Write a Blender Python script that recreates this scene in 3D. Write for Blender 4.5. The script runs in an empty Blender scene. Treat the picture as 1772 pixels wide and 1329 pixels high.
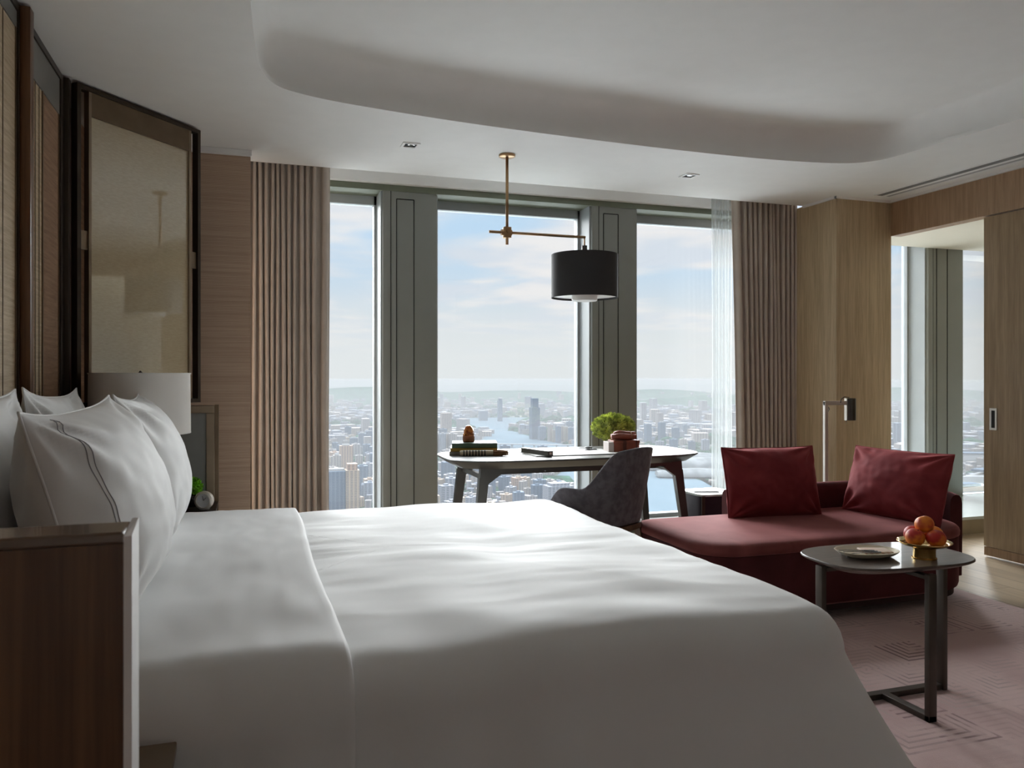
import bpy, bmesh, math, random
from mathutils import Vector, noise, Matrix
random.seed(7)
PI = math.pi
S = bpy.context.scene
COL = S.collection

# ------------------------------------------------------------------ camera
F_PX = 1377.0                      # focal length in pixels of the 1772 wide frame
EYE = 1.26
YAW = math.radians(18.5)
SN, CS = math.sin(YAW), math.cos(YAW)
cd = bpy.data.cameras.new('camera')
cam = bpy.data.objects.new('camera', cd); COL.objects.link(cam)
cam.location = (0, 0, EYE)
cam.rotation_euler = (PI / 2, 0, -YAW)
cd.sensor_width = 36.0
cd.lens = F_PX / 1772 * 36
cd.shift_y = -14.5 / 1772
cd.clip_start = 0.05; cd.clip_end = 80000
cd.dof.use_dof = True; cd.dof.focus_distance = 4.4; cd.dof.aperture_fstop = 9
S.camera = cam

# ------------------------------------------------------------------ view
S.view_settings.view_transform = 'Standard'
S.view_settings.look = 'None'
S.view_settings.exposure = 0.15
S.view_settings.gamma = 1.0
S.view_settings.use_curve_mapping = False
S.cycles.max_bounces = 10
S.cycles.diffuse_bounces = 6
S.cycles.glossy_bounces = 4
S.cycles.transmission_bounces = 6
S.cycles.volume_bounces = 1
S.cycles.transparent_max_bounces = 16
S.cycles.sample_clamp_indirect = 8

# ------------------------------------------------------------------ world (hazy day, bright high cloud)
W = bpy.data.worlds.new('sky'); S.world = W; W.use_nodes = True
nt = W.node_tree; nt.nodes.clear()
def N(t, kind, **kw):
    n = t.nodes.new(kind)
    for k, v in kw.items(): setattr(n, k, v)
    return n
def link(t, a, b): t.links.new(a, b)
tc = N(nt, 'ShaderNodeTexCoord')
sx = N(nt, 'ShaderNodeSeparateXYZ'); link(nt, tc.outputs['Generated'], sx.inputs[0])
def mathn(t, op, a, b=None, clamp=False):
    m = N(t, 'ShaderNodeMath', operation=op); m.use_clamp = clamp
    for i, v in enumerate((a, b)):
        if v is None: continue
        if hasattr(v, 'links'): link(t, v, m.inputs[i])
        else: m.inputs[i].default_value = v
    return m.outputs[0]
def maprange(t, v, a, b, c=0.0, d=1.0, smooth=True):
    m = N(t, 'ShaderNodeMapRange'); m.interpolation_type = 'SMOOTHSTEP' if smooth else 'LINEAR'
    link(t, v, m.inputs[0])
    for i, q in enumerate((a, b, c, d)): m.inputs[i + 1].default_value = q
    return m.outputs[0]
def mixc(t, f, a, b):
    m = N(t, 'ShaderNodeMix', data_type='RGBA')
    for s, v in ((m.inputs[0], f), (m.inputs[6], a), (m.inputs[7], b)):
        if hasattr(v, 'links'): link(t, v, s)
        elif isinstance(v, (int, float)): s.default_value = v
        else: s.default_value = (*v, 1)
    return m.outputs[2]
zz = sx.outputs[2]
base = mixc(nt, maprange(nt, zz, 0.02, 0.20), (0.78, 0.81, 0.84), (0.55, 0.74, 0.95))
# cloud layer: the direction projected on a high flat sheet
den = mathn(nt, 'ADD', mathn(nt, 'MAXIMUM', zz, 0.0), 0.09)
cx = mathn(nt, 'DIVIDE', sx.outputs[0], den); cy = mathn(nt, 'DIVIDE', sx.outputs[1], den)
cb = N(nt, 'ShaderNodeCombineXYZ'); link(nt, cx, cb.inputs[0]); link(nt, cy, cb.inputs[1])
n1 = N(nt, 'ShaderNodeTexNoise'); n1.inputs['Scale'].default_value = 0.85; n1.inputs['Detail'].default_value = 5
n1.inputs['Roughness'].default_value = 0.5; n1.inputs['Distortion'].default_value = 0.4
link(nt, cb.outputs[0], n1.inputs['Vector'])
n2 = N(nt, 'ShaderNodeTexNoise'); n2.inputs['Scale'].default_value = 1.5; n2.inputs['Detail'].default_value = 3
link(nt, cb.outputs[0], n2.inputs['Vector'])
ccol = mixc(nt, maprange(nt, n2.outputs[0], 0.40, 0.62), (0.74, 0.79, 0.88), (0.93, 0.90, 0.91))
skyc = mixc(nt, maprange(nt, n1.outputs[0], 0.40, 0.56), base, ccol)
skyc = mixc(nt, maprange(nt, zz, 0.12, 0.0), skyc, (0.84, 0.86, 0.88))
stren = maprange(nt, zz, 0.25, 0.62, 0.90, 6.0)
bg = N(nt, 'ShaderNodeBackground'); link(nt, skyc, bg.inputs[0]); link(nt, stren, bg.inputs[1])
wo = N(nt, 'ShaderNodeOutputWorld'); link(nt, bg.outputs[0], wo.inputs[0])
W.cycles.sampling_method = 'MANUAL'; W.cycles.sample_map_resolution = 512

# ------------------------------------------------------------------ daylight entering through the windows (sky portals) and the soft sun
CEIL = 2.65
WIN = 5.75                          # inner face of the window wall
def portal(name, x0, x1, z0, z1, y):
    l = bpy.data.lights.new(name, 'AREA'); l.shape = 'RECTANGLE'; l.size = x1 - x0; l.size_y = z1 - z0
    l.cycles.is_portal = True
    o = bpy.data.objects.new(name, l); COL.objects.link(o)
    o.location = ((x0 + x1) / 2, y, (z0 + z1) / 2); o.rotation_euler = (-PI / 2, 0, 0)
COLS = [(-0.74, -0.34), (0.94, 1.34), (2.59, 2.985), (4.28, 4.68), (5.98, 6.40), (7.66, 8.06)]
for a, b in zip(COLS[:-1], COLS[1:]):
    portal('sky_portal', a[1], b[0], 0.08, 2.6, WIN + 0.31)
sl = bpy.data.lights.new('sun', 'SUN'); sl.energy = 17.5; sl.angle = math.radians(75); sl.color = (0.98, 0.985, 1.0)
so = bpy.data.objects.new('sun', sl); COL.objects.link(so)
so.rotation_euler = Vector((-0.16, -0.87, -0.42)).to_track_quat('-Z', 'Y').to_euler()

# ------------------------------------------------------------------ materials
MATS = {}
def new_mat(name):
    m = bpy.data.materials.new(name); m.use_nodes = True
    t = m.node_tree; b = t.nodes['Principled BSDF']; MATS[name] = m
    return m, t, b
def coords(t, scale=(1, 1, 1), rot=(0, 0, 0), kind='Object'):
    c = N(t, 'ShaderNodeTexCoord'); mp = N(t, 'ShaderNodeMapping')
    mp.inputs['Scale'].default_value = scale; mp.inputs['Rotation'].default_value = rot
    link(t, c.outputs[kind], mp.inputs[0]); return mp.outputs[0]
def bump(t, b, h, strength=0.3, dist=0.002):
    n = N(t, 'ShaderNodeBump'); n.inputs['Strength'].default_value = strength; n.inputs['Distance'].default_value = dist
    link(t, h, n.inputs['Height']); link(t, n.outputs[0], b.inputs['Normal']); return n
def plain(name, c, rough=0.6, metal=0.0, var=0.06, ns=8.0, bs=0.0, bscale=300, coat=0.0, sheen=0.0, spec=0.5):
    m, t, b = new_mat(name)
    v = coords(t)
    n = N(t, 'ShaderNodeTexNoise'); n.inputs['Scale'].default_value = ns; n.inputs['Detail'].default_value = 3
    link(t, v, n.inputs['Vector'])
    lo = tuple(x * (1 - var) for x in c); hi = tuple(min(1, x * (1 + var)) for x in c)
    link(t, mixc(t, maprange(t, n.outputs[0], 0.3, 0.7), lo, hi), b.inputs['Base Color'])
    b.inputs['Roughness'].default_value = rough; b.inputs['Metallic'].default_value = metal
    b.inputs['Coat Weight'].default_value = coat; b.inputs['Coat Roughness'].default_value = 0.06
    b.inputs['Sheen Weight'].default_value = sheen; b.inputs['Sheen Roughness'].default_value = 0.35
    b.inputs['Specular IOR Level'].default_value = spec
    if bs > 0:
        n2 = N(t, 'ShaderNodeTexNoise'); n2.inputs['Scale'].default_value = bscale; n2.inputs['Detail'].default_value = 2
        link(t, v, n2.inputs['Vector']); bump(t, b, n2.outputs[0], bs, 0.001)
    return m
def wood(name, c1, c2, scale=(30, 30, 1.6), rough=0.5, fine=1.0, coat=0.0, bs=0.15):
    """grain runs along the axis with the small scale"""
    m, t, b = new_mat(name)
    v = coords(t, scale)
    n = N(t, 'ShaderNodeTexNoise'); n.inputs['Scale'].default_value = 1.0; n.inputs['Detail'].default_value = 6
    n.inputs['Roughness'].default_value = 0.62; n.inputs['Distortion'].default_value = 0.5
    link(t, v, n.inputs['Vector'])
    v2 = coords(t, tuple(s * 5 for s in scale))
    n2 = N(t, 'ShaderNodeTexNoise'); n2.inputs['Scale'].default_value = 1.0; n2.inputs['Detail'].default_value = 2
    link(t, v2, n2.inputs['Vector'])
    f = mathn(t, 'ADD', mathn(t, 'MULTIPLY', n.outputs[0], 0.65), mathn(t, 'MULTIPLY', n2.outputs[0], 0.35 * fine))
    link(t, mixc(t, maprange(t, f, 0.34, 0.66), c1, c2), b.inputs['Base Color'])
    b.inputs['Roughness'].default_value = rough; b.inputs['Coat Weight'].default_value = coat
    bump(t, b, f, bs, 0.001)
    return m
def grain_weave(name, c1, c2, scale, rough=0.7, bands=60.0, coat=0.0, coat_rough=0.08):
    """woven grass-cloth: fine threads one way with uneven bands"""
    m, t, b = new_mat(name)
    v = coords(t, scale)
    n = N(t, 'ShaderNodeTexNoise'); n.inputs['Scale'].default_value = 1.0; n.inputs['Detail'].default_value = 5
    n.inputs['Roughness'].default_value = 0.7; link(t, v, n.inputs['Vector'])
    v2 = coords(t)
    w = N(t, 'ShaderNodeTexWave', wave_type='BANDS', bands_direction='Z'); w.inputs['Scale'].default_value = bands
    w.inputs['Distortion'].default_value = 1.2; w.inputs['Detail'].default_value = 1; w.inputs['Detail Scale'].default_value = 0.4
    link(t, v2, w.inputs['Vector'])
    f = mathn(t, 'ADD', mathn(t, 'MULTIPLY', n.outputs[0], 0.8), mathn(t, 'MULTIPLY', w.outputs[1], 0.2))
    link(t, mixc(t, maprange(t, f, 0.3, 0.72), c1, c2), b.inputs['Base Color'])
    b.inputs['Roughness'].default_value = rough
    b.inputs['Coat Weight'].default_value = coat; b.inputs['Coat Roughness'].default_value = coat_rough
    bump(t, b, w.outputs[1], 0.25, 0.001)
    return m

M_BOUNCE_LEDGE = plain('bounce_ledge_white', (0.80, 0.80, 0.78), 0.8, var=0.02)  # white of the added ledges that reflect daylight indoors
M_CEIL = plain('ceiling_paint', (0.86, 0.86, 0.845), 0.9, var=0.01)
M_PLASTER = plain('plaster', (0.75, 0.74, 0.72), 0.85, var=0.02)
M_WHITE_TRIM = plain('white_trim', (0.85, 0.85, 0.84), 0.6, var=0.01)
M_MULL = plain('grey_mullion', (0.25, 0.26, 0.24), 0.45, var=0.03, ns=3)
M_REVEAL = plain('pale_reveal', (0.36, 0.39, 0.40), 0.5, var=0.02)
M_GREEN = plain('olive_head', (0.16, 0.18, 0.13), 0.5, var=0.03)
M_SEAM = plain('dark_seam', (0.02, 0.02, 0.02), 0.8, var=0.0)
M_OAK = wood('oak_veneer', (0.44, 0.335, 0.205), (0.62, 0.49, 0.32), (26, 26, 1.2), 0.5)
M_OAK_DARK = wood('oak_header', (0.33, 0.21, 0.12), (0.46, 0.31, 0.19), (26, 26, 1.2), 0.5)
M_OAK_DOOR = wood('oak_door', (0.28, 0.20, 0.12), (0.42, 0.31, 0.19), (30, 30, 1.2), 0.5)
M_WALNUTH = grain_weave('horizontal_veneer', (0.40, 0.275, 0.195), (0.56, 0.41, 0.30), (1.2, 1.2, 60), 0.55, 30)
M_WALNUT = wood('walnut_partition', (0.085, 0.032, 0.012), (0.17, 0.075, 0.030), (22, 22, 0.7), 0.32, coat=0.1)
M_WALNUT_T = wood('walnut_top', (0.13, 0.085, 0.06), (0.20, 0.135, 0.10), (3, 22, 22), 0.25, coat=0.2)
M_DBRONZE = plain('dark_bronze', (0.050, 0.036, 0.026), 0.38, 0.6, var=0.08)
M_BRONZE = plain('bronze', (0.26, 0.20, 0.14), 0.36, 0.8, var=0.08)
M_BRONZE_RAIL = plain('bronze_rail', (0.16, 0.11, 0.065), 0.45, 0.4, var=0.1)
M_WEAVE = grain_weave('gold_mesh', (0.40, 0.325, 0.20), (0.50, 0.415, 0.27), (30, 30, 160), 0.6, 160, coat=1.0, coat_rough=0.02)
M_WEAVE.node_tree.nodes['Principled BSDF'].inputs['Coat IOR'].default_value = 2.0
M_GRASS = grain_weave('grass_cloth', (0.42, 0.31, 0.19), (0.70, 0.57, 0.40), (4, 4, 70), 0.7, 70, coat=0.25, coat_rough=0.2)
M_GRASS_D = grain_weave('brown_cloth', (0.22, 0.12, 0.07), (0.42, 0.26, 0.16), (4, 4, 70), 0.7, 70)
M_CURTAIN = plain('taupe_curtain', (0.52, 0.45, 0.39), 0.85, var=0.05, bs=0.2, bscale=500, sheen=0.15)
M_SHEET = plain('white_cotton', (0.74, 0.74, 0.735), 0.62, var=0.006, bs=0.0, sheen=0.12, spec=0.35)
M_PILLOW = plain('white_pillow_cotton', (0.74, 0.74, 0.735), 0.62, var=0.006, sheen=0.12, spec=0.35)
M_STITCH = plain('grey_thread', (0.30, 0.30, 0.31), 0.8)
M_HEADB = plain('headboard_leather', (0.16, 0.125, 0.10), 0.5)
M_GREYL = plain('grey_leather', (0.20, 0.198, 0.185), 0.42, var=0.04, bs=0.15)
M_EDGE = plain('brushed_edge', (0.80, 0.79, 0.78), 0.45, 0.3, var=0.04)
M_SHADE = plain('white_lampshade', (0.84, 0.82, 0.79), 0.8, var=0.01)
M_BLACK = plain('charcoal_shade', (0.030, 0.030, 0.032), 0.75, var=0.06, bs=0.2)
M_OPAL = plain('opal_diffuser', (0.80, 0.79, 0.76), 0.4, var=0.01)
M_BRASS = plain('antique_brass', (0.40, 0.25, 0.13), 0.33, 0.9, var=0.06)
M_GOLD = plain('polished_brass', (0.66, 0.45, 0.17), 0.18, 1.0, var=0.05)
M_NICKEL = plain('nickel', (0.78, 0.74, 0.68), 0.35, 0.5, var=0.04)
M_DKNICKEL = plain('gunmetal', (0.10, 0.095, 0.085), 0.35, 0.9)
M_CORD = plain('black_cord', (0.015, 0.015, 0.015), 0.6)
M_VELVET_B = None
def velvet(name, c1, c2, sheenc):
    m, t, b = new_mat(name)
    v = coords(t)
    n = N(t, 'ShaderNodeTexNoise'); n.inputs['Scale'].default_value = 5; n.inputs['Detail'].default_value = 3; n.inputs['Distortion'].default_value = 0.6
    link(t, v, n.inputs['Vector'])
    link(t, mixc(t, maprange(t, n.outputs[0], 0.32, 0.7), c1, c2), b.inputs['Base Color'])
    b.inputs['Roughness'].default_value = 0.8; b.inputs['Specular IOR Level'].default_value = 0.2
    b.inputs['Sheen Weight'].default_value = 0.8; b.inputs['Sheen Roughness'].default_value = 0.3
    b.inputs['Sheen Tint'].default_value = (*sheenc, 1)
    n2 = N(t, 'ShaderNodeTexNoise'); n2.inputs['Scale'].default_value = 420; link(t, v, n2.inputs['Vector'])
    bump(t, b, n2.outputs[0], 0.15, 0.001)
    return m
M_RED = velvet('burgundy_velvet', (0.17, 0.022, 0.026), (0.25, 0.040, 0.044), (0.75, 0.25, 0.25))
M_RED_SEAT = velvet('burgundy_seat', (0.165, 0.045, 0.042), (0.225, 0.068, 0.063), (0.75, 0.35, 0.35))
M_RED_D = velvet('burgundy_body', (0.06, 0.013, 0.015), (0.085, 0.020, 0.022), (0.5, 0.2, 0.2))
M_CHAIR = plain('charcoal_tweed', (0.115, 0.105, 0.118), 0.9, var=0.25, ns=28, bs=0.4, bscale=350, sheen=0.3)
M_SEATPAD = plain('seat_fabric', (0.10, 0.095, 0.10), 0.9, var=0.2, ns=40)
M_CHWOOD = wood('chair_wood', (0.10, 0.058, 0.032), (0.19, 0.115, 0.066), (8, 8, 8), 0.45)
M_DESKTOP = plain('desk_leather_top', (0.115, 0.112, 0.10), 0.36, var=0.03, coat=0.1)
M_DESKWOOD = plain('desk_bronze', (0.062, 0.060, 0.052), 0.42, 0.5, var=0.1)
M_TABLEW = wood('smoked_wood', (0.060, 0.043, 0.034), (0.11, 0.082, 0.066), (3, 26, 26), 0.42, coat=0.15)
M_TABLELEG = plain('table_leg_bronze', (0.075, 0.062, 0.052), 0.42, 0.7, var=0.12)
M_LEATHERBOX = plain('plum_leather', (0.022, 0.014, 0.022), 0.5, var=0.1, bs=0.1, spec=0.25)
M_MARBLE = plain('pale_marble', (0.50, 0.57, 0.55), 0.15, var=0.05, ns=3, coat=0.5)
M_BEIGE = plain('beige_stone', (0.34, 0.28, 0.18), 0.4, var=0.05)
M_BATHC = plain('bath_ceiling', (0.72, 0.68, 0.58), 0.85, var=0.01)
M_GREENBOOK = plain('green_cover', (0.065, 0.13, 0.075), 0.5)
M_YELBOOK = plain('yellow_cover', (0.42, 0.27, 0.03), 0.5)
M_PAGES = plain('pages', (0.62, 0.56, 0.44), 0.8)
M_BONE = plain('striped_bone', (0.52, 0.44, 0.30), 0.6)
M_DKBAND = plain('dark_band', (0.03, 0.025, 0.02), 0.6)
M_TASSEL = plain('tan_tassel', (0.30, 0.16, 0.075), 0.8, var=0.2, ns=60)
M_AMBER, _t, _b = new_mat('amber_resin')
_b.inputs['Base Color'].default_value = (0.42, 0.11, 0.015, 1); _b.inputs['Roughness'].default_value = 0.25
_b.inputs['Subsurface Weight'].default_value = 0.4; _b.inputs['Subsurface Radius'].default_value = (0.03, 0.01, 0.004)
_n = N(_t, 'ShaderNodeTexNoise'); _n.inputs['Scale'].default_value = 45; _n.inputs['Detail'].default_value = 3; link(_t, coords(_t), _n.inputs['Vector'])
link(_t, mixc(_t, maprange(_t, _n.outputs[0], 0.35, 0.65), (0.20, 0.035, 0.006), (0.62, 0.22, 0.03)), _b.inputs['Base Color']); bump(_t, _b, _n.outputs[0], 0.8, 0.01)
M_PAPER = plain('white_paper', (0.70, 0.70, 0.68), 0.6, var=0.01)
M_PEWTER = plain('pewter_bar', (0.12, 0.12, 0.11), 0.4, 0.5)
M_BLACKPL = plain('black_plastic', (0.015, 0.015, 0.016), 0.35)
M_STEEL = plain('steel', (0.6, 0.6, 0.6), 0.2, 1.0)
M_BRICK = plain('brick_leather', (0.26, 0.065, 0.035), 0.45, var=0.15, ns=14, bs=0.2)
M_BRICK_D = plain('dark_brick_band', (0.10, 0.025, 0.015), 0.5)
M_CREAMBOX = plain('cream_end', (0.50, 0.43, 0.40), 0.6)
M_LEAF = plain('lime_moss', (0.60, 0.74, 0.20), 0.65, var=0.55, ns=30, sheen=0.2)
M_LEAF2 = plain('bright_green_moss', (0.22, 0.55, 0.03), 0.65, var=0.5, ns=40)
M_CERAMIC = plain('cream_ceramic', (0.72, 0.65, 0.50), 0.3, var=0.05, coat=0.4)
M_NAPKIN, _t, _b = new_mat('striped_napkin')
_w = N(_t, 'ShaderNodeTexWave', wave_type='BANDS', bands_direction='DIAGONAL'); _w.inputs['Scale'].default_value = 28
link(_t, coords(_t), _w.inputs['Vector'])
link(_t, mixc(_t, maprange(_t, _w.outputs[1], 0.4, 0.6), (0.55, 0.36, 0.27), (0.66, 0.56, 0.44)), _b.inputs['Base Color'])
M_CLOCKF = plain('clock_face', (0.75, 0.77, 0.80), 0.3, var=0.01)
M_BLACKGLAZE = plain('dark_pot', (0.018, 0.014, 0.014), 0.25, coat=0.5)
M_PLATEBRASS = plain('copper_plate', (0.22, 0.13, 0.08), 0.4, 0.8)

# apricot skin
M_FRUIT, _t, _b = new_mat('apricot_skin')
_n = N(_t, 'ShaderNodeTexNoise'); _n.inputs['Scale'].default_value = 14; _n.inputs['Detail'].default_value = 3
_oi = N(_t, 'ShaderNodeObjectInfo')
link(_t, coords(_t), _n.inputs['Vector'])
_f = mathn(_t, 'ADD', _n.outputs[0], mathn(_t, 'MULTIPLY', mathn(_t, 'SUBTRACT', _oi.outputs['Random'], 0.5), 0.5))
link(_t, mixc(_t, maprange(_t, _f, 0.35, 0.62), (0.50, 0.022, 0.015), (0.88, 0.27, 0.02)), _b.inputs['Base Color'])
_b.inputs['Roughness'].default_value = 0.5; _b.inputs['Sheen Weight'].default_value = 0.05

# thin glass pane
def glassmat(name, tint=(0.97, 0.985, 0.98), refl=0.06):
    m = bpy.data.materials.new(name); m.use_nodes = True; t = m.node_tree; t.nodes.clear(); MATS[name] = m
    tr = N(t, 'ShaderNodeBsdfTransparent'); tr.inputs[0].default_value = (*tint, 1)
    gl = N(t, 'ShaderNodeBsdfGlossy'); gl.inputs['Roughness'].default_value = 0.02
    fr = N(t, 'ShaderNodeFresnel'); fr.inputs[0].default_value = 1.3
    mx = N(t, 'ShaderNodeMixShader'); link(t, fr.outputs[0], mx.inputs[0]); link(t, tr.outputs[0], mx.inputs[1]); link(t, gl.outputs[0], mx.inputs[2])
    o = N(t, 'ShaderNodeOutputMaterial'); link(t, mx.outputs[0], o.inputs[0]); return m
M_GLASS = glassmat('window_glass')
M_VASE = glassmat('vase_glass', (0.86, 0.93, 0.93))
def sheermat():
    m = bpy.data.materials.new('sheer_voile'); m.use_nodes = True; t = m.node_tree; t.nodes.clear()
    tr = N(t, 'ShaderNodeBsdfTransparent'); tl = N(t, 'ShaderNodeBsdfTranslucent'); tl.inputs[0].default_value = (0.42, 0.45, 0.45, 1)
    df = N(t, 'ShaderNodeBsdfDiffuse'); df.inputs[0].default_value = (0.80, 0.82, 0.82, 1)
    m1 = N(t, 'ShaderNodeMixShader'); m1.inputs[0].default_value = 0.4; link(t, tl.outputs[0], m1.inputs[1]); link(t, df.outputs[0], m1.inputs[2])
    m2 = N(t, 'ShaderNodeMixShader'); m2.inputs[0].default_value = 0.42; link(t, tr.outputs[0], m2.inputs[1]); link(t, m1.outputs[0], m2.inputs[2])
    o = N(t, 'ShaderNodeOutputMaterial'); link(t, m2.outputs[0], o.inputs[0]); return m
M_SHEER = sheermat()

# floor boards
M_FLOOR, _t, _b = new_mat('oak_floorboards')
_v = coords(_t, (1, 1, 1), (0, 0, PI / 2))
_br = N(_t, 'ShaderNodeTexBrick'); _br.offset = 0.37; _br.inputs['Scale'].default_value = 1.0
_br.inputs['Brick Width'].default_value = 1.5; _br.inputs['Row Height'].default_value = 0.16; _br.inputs['Mortar Size'].default_value = 0.0015
_br.inputs['Color1'].default_value = (0.48, 0.37, 0.25, 1); _br.inputs['Color2'].default_value = (0.58, 0.46, 0.32, 1); _br.inputs['Mortar'].default_value = (0.10, 0.07, 0.04, 1)
link(_t, _v, _br.inputs['Vector'])
_n = N(_t, 'ShaderNodeTexNoise'); _n.inputs['Scale'].default_value = 1; _n.inputs['Detail'].default_value = 5; link(_t, coords(_t, (30, 2, 1)), _n.inputs['Vector'])
_mx = N(_t, 'ShaderNodeMix', data_type='RGBA', blend_type='MULTIPLY'); _mx.inputs[0].default_value = 0.5
link(_t, _br.outputs[0], _mx.inputs[6]); link(_t, _n.outputs[0], _mx.inputs[7]); link(_t, _mx.outputs[2], _b.inputs['Base Color'])
_b.inputs['Roughness'].default_value = 0.32

# rug: pale rose pile with broken nested right-angle lines
M_RUG, _t, _b = new_mat('rose_rug')
_c = N(_t, 'ShaderNodeTexCoord')
_mp = N(_t, 'ShaderNodeMapping'); _mp.inputs['Rotation'].default_value = (0, 0, 0.0); _mp.inputs['Scale'].default_value = (4.4, 4.4, 4.4)
link(_t, _c.outputs['Object'], _mp.inputs[0])
_fl = N(_t, 'ShaderNodeVectorMath', operation='FLOOR'); link(_t, _mp.outputs[0], _fl.inputs[0])
_fr = N(_t, 'ShaderNodeVectorMath', operation='FRACTION'); link(_t, _mp.outputs[0], _fr.inputs[0])
_wn = N(_t, 'ShaderNodeTexWhiteNoise', noise_dimensions='2D'); link(_t, _fl.outputs[0], _wn.inputs['Vector'])
_sp = N(_t, 'ShaderNodeSeparateXYZ'); link(_t, _fr.outputs[0], _sp.inputs[0])
_wc = N(_t, 'ShaderNodeSeparateColor'); link(_t, _wn.outputs['Color'], _wc.inputs[0])
def flip(s, r):
    g = mathn(_t, 'GREATER_THAN', r, 0.5)
    return mathn(_t, 'ABSOLUTE', mathn(_t, 'SUBTRACT', g, s))
_lx = flip(_sp.outputs[0], _wc.outputs[0]); _ly = flip(_sp.outputs[1], _wc.outputs[1])
_mxx = mathn(_t, 'MAXIMUM', _lx, _ly)
_ln = mathn(_t, 'FRACT', mathn(_t, 'MULTIPLY', _mxx, 7.0))
_line = mathn(_t, 'LESS_THAN', _ln, 0.36)
_ns = N(_t, 'ShaderNodeTexNoise'); _ns.inputs['Scale'].default_value = 5.5; _ns.inputs['Detail'].default_value = 3; link(_t, _c.outputs['Object'], _ns.inputs['Vector'])
_msk = mathn(_t, 'MULTIPLY', maprange(_t, _ns.outputs[0], 0.42, 0.52), maprange(_t, _wc.outputs[1], 0.25, 0.6))
_ns2 = N(_t, 'ShaderNodeTexNoise'); _ns2.inputs['Scale'].default_value = 2.0; _ns2.inputs['Detail'].default_value = 4; link(_t, _c.outputs['Object'], _ns2.inputs['Vector'])
_basec = mixc(_t, maprange(_t, _ns2.outputs[0], 0.35, 0.65), (0.46, 0.29, 0.27), (0.60, 0.42, 0.39))
_dl = mixc(_t, _wc.outputs[2], (0.13, 0.035, 0.04), (0.50, 0.36, 0.33))
_fac = mathn(_t, 'MULTIPLY', _line, mathn(_t, 'ADD', mathn(_t, 'MULTIPLY', _msk, 0.78), 0.16))
link(_t, mixc(_t, _fac, _basec, _dl), _b.inputs['Base Color'])
_b.inputs['Roughness'].default_value = 0.95; _b.inputs['Sheen Weight'].default_value = 0.25
_n3 = N(_t, 'ShaderNodeTexNoise'); _n3.inputs['Scale'].default_value = 260; link(_t, _c.outputs['Object'], _n3.inputs['Vector'])
bump(_t, _b, mathn(_t, 'SUBTRACT', _n3.outputs[0], mathn(_t, 'MULTIPLY', _line, 0.8)), 0.6, 0.004)

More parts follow.
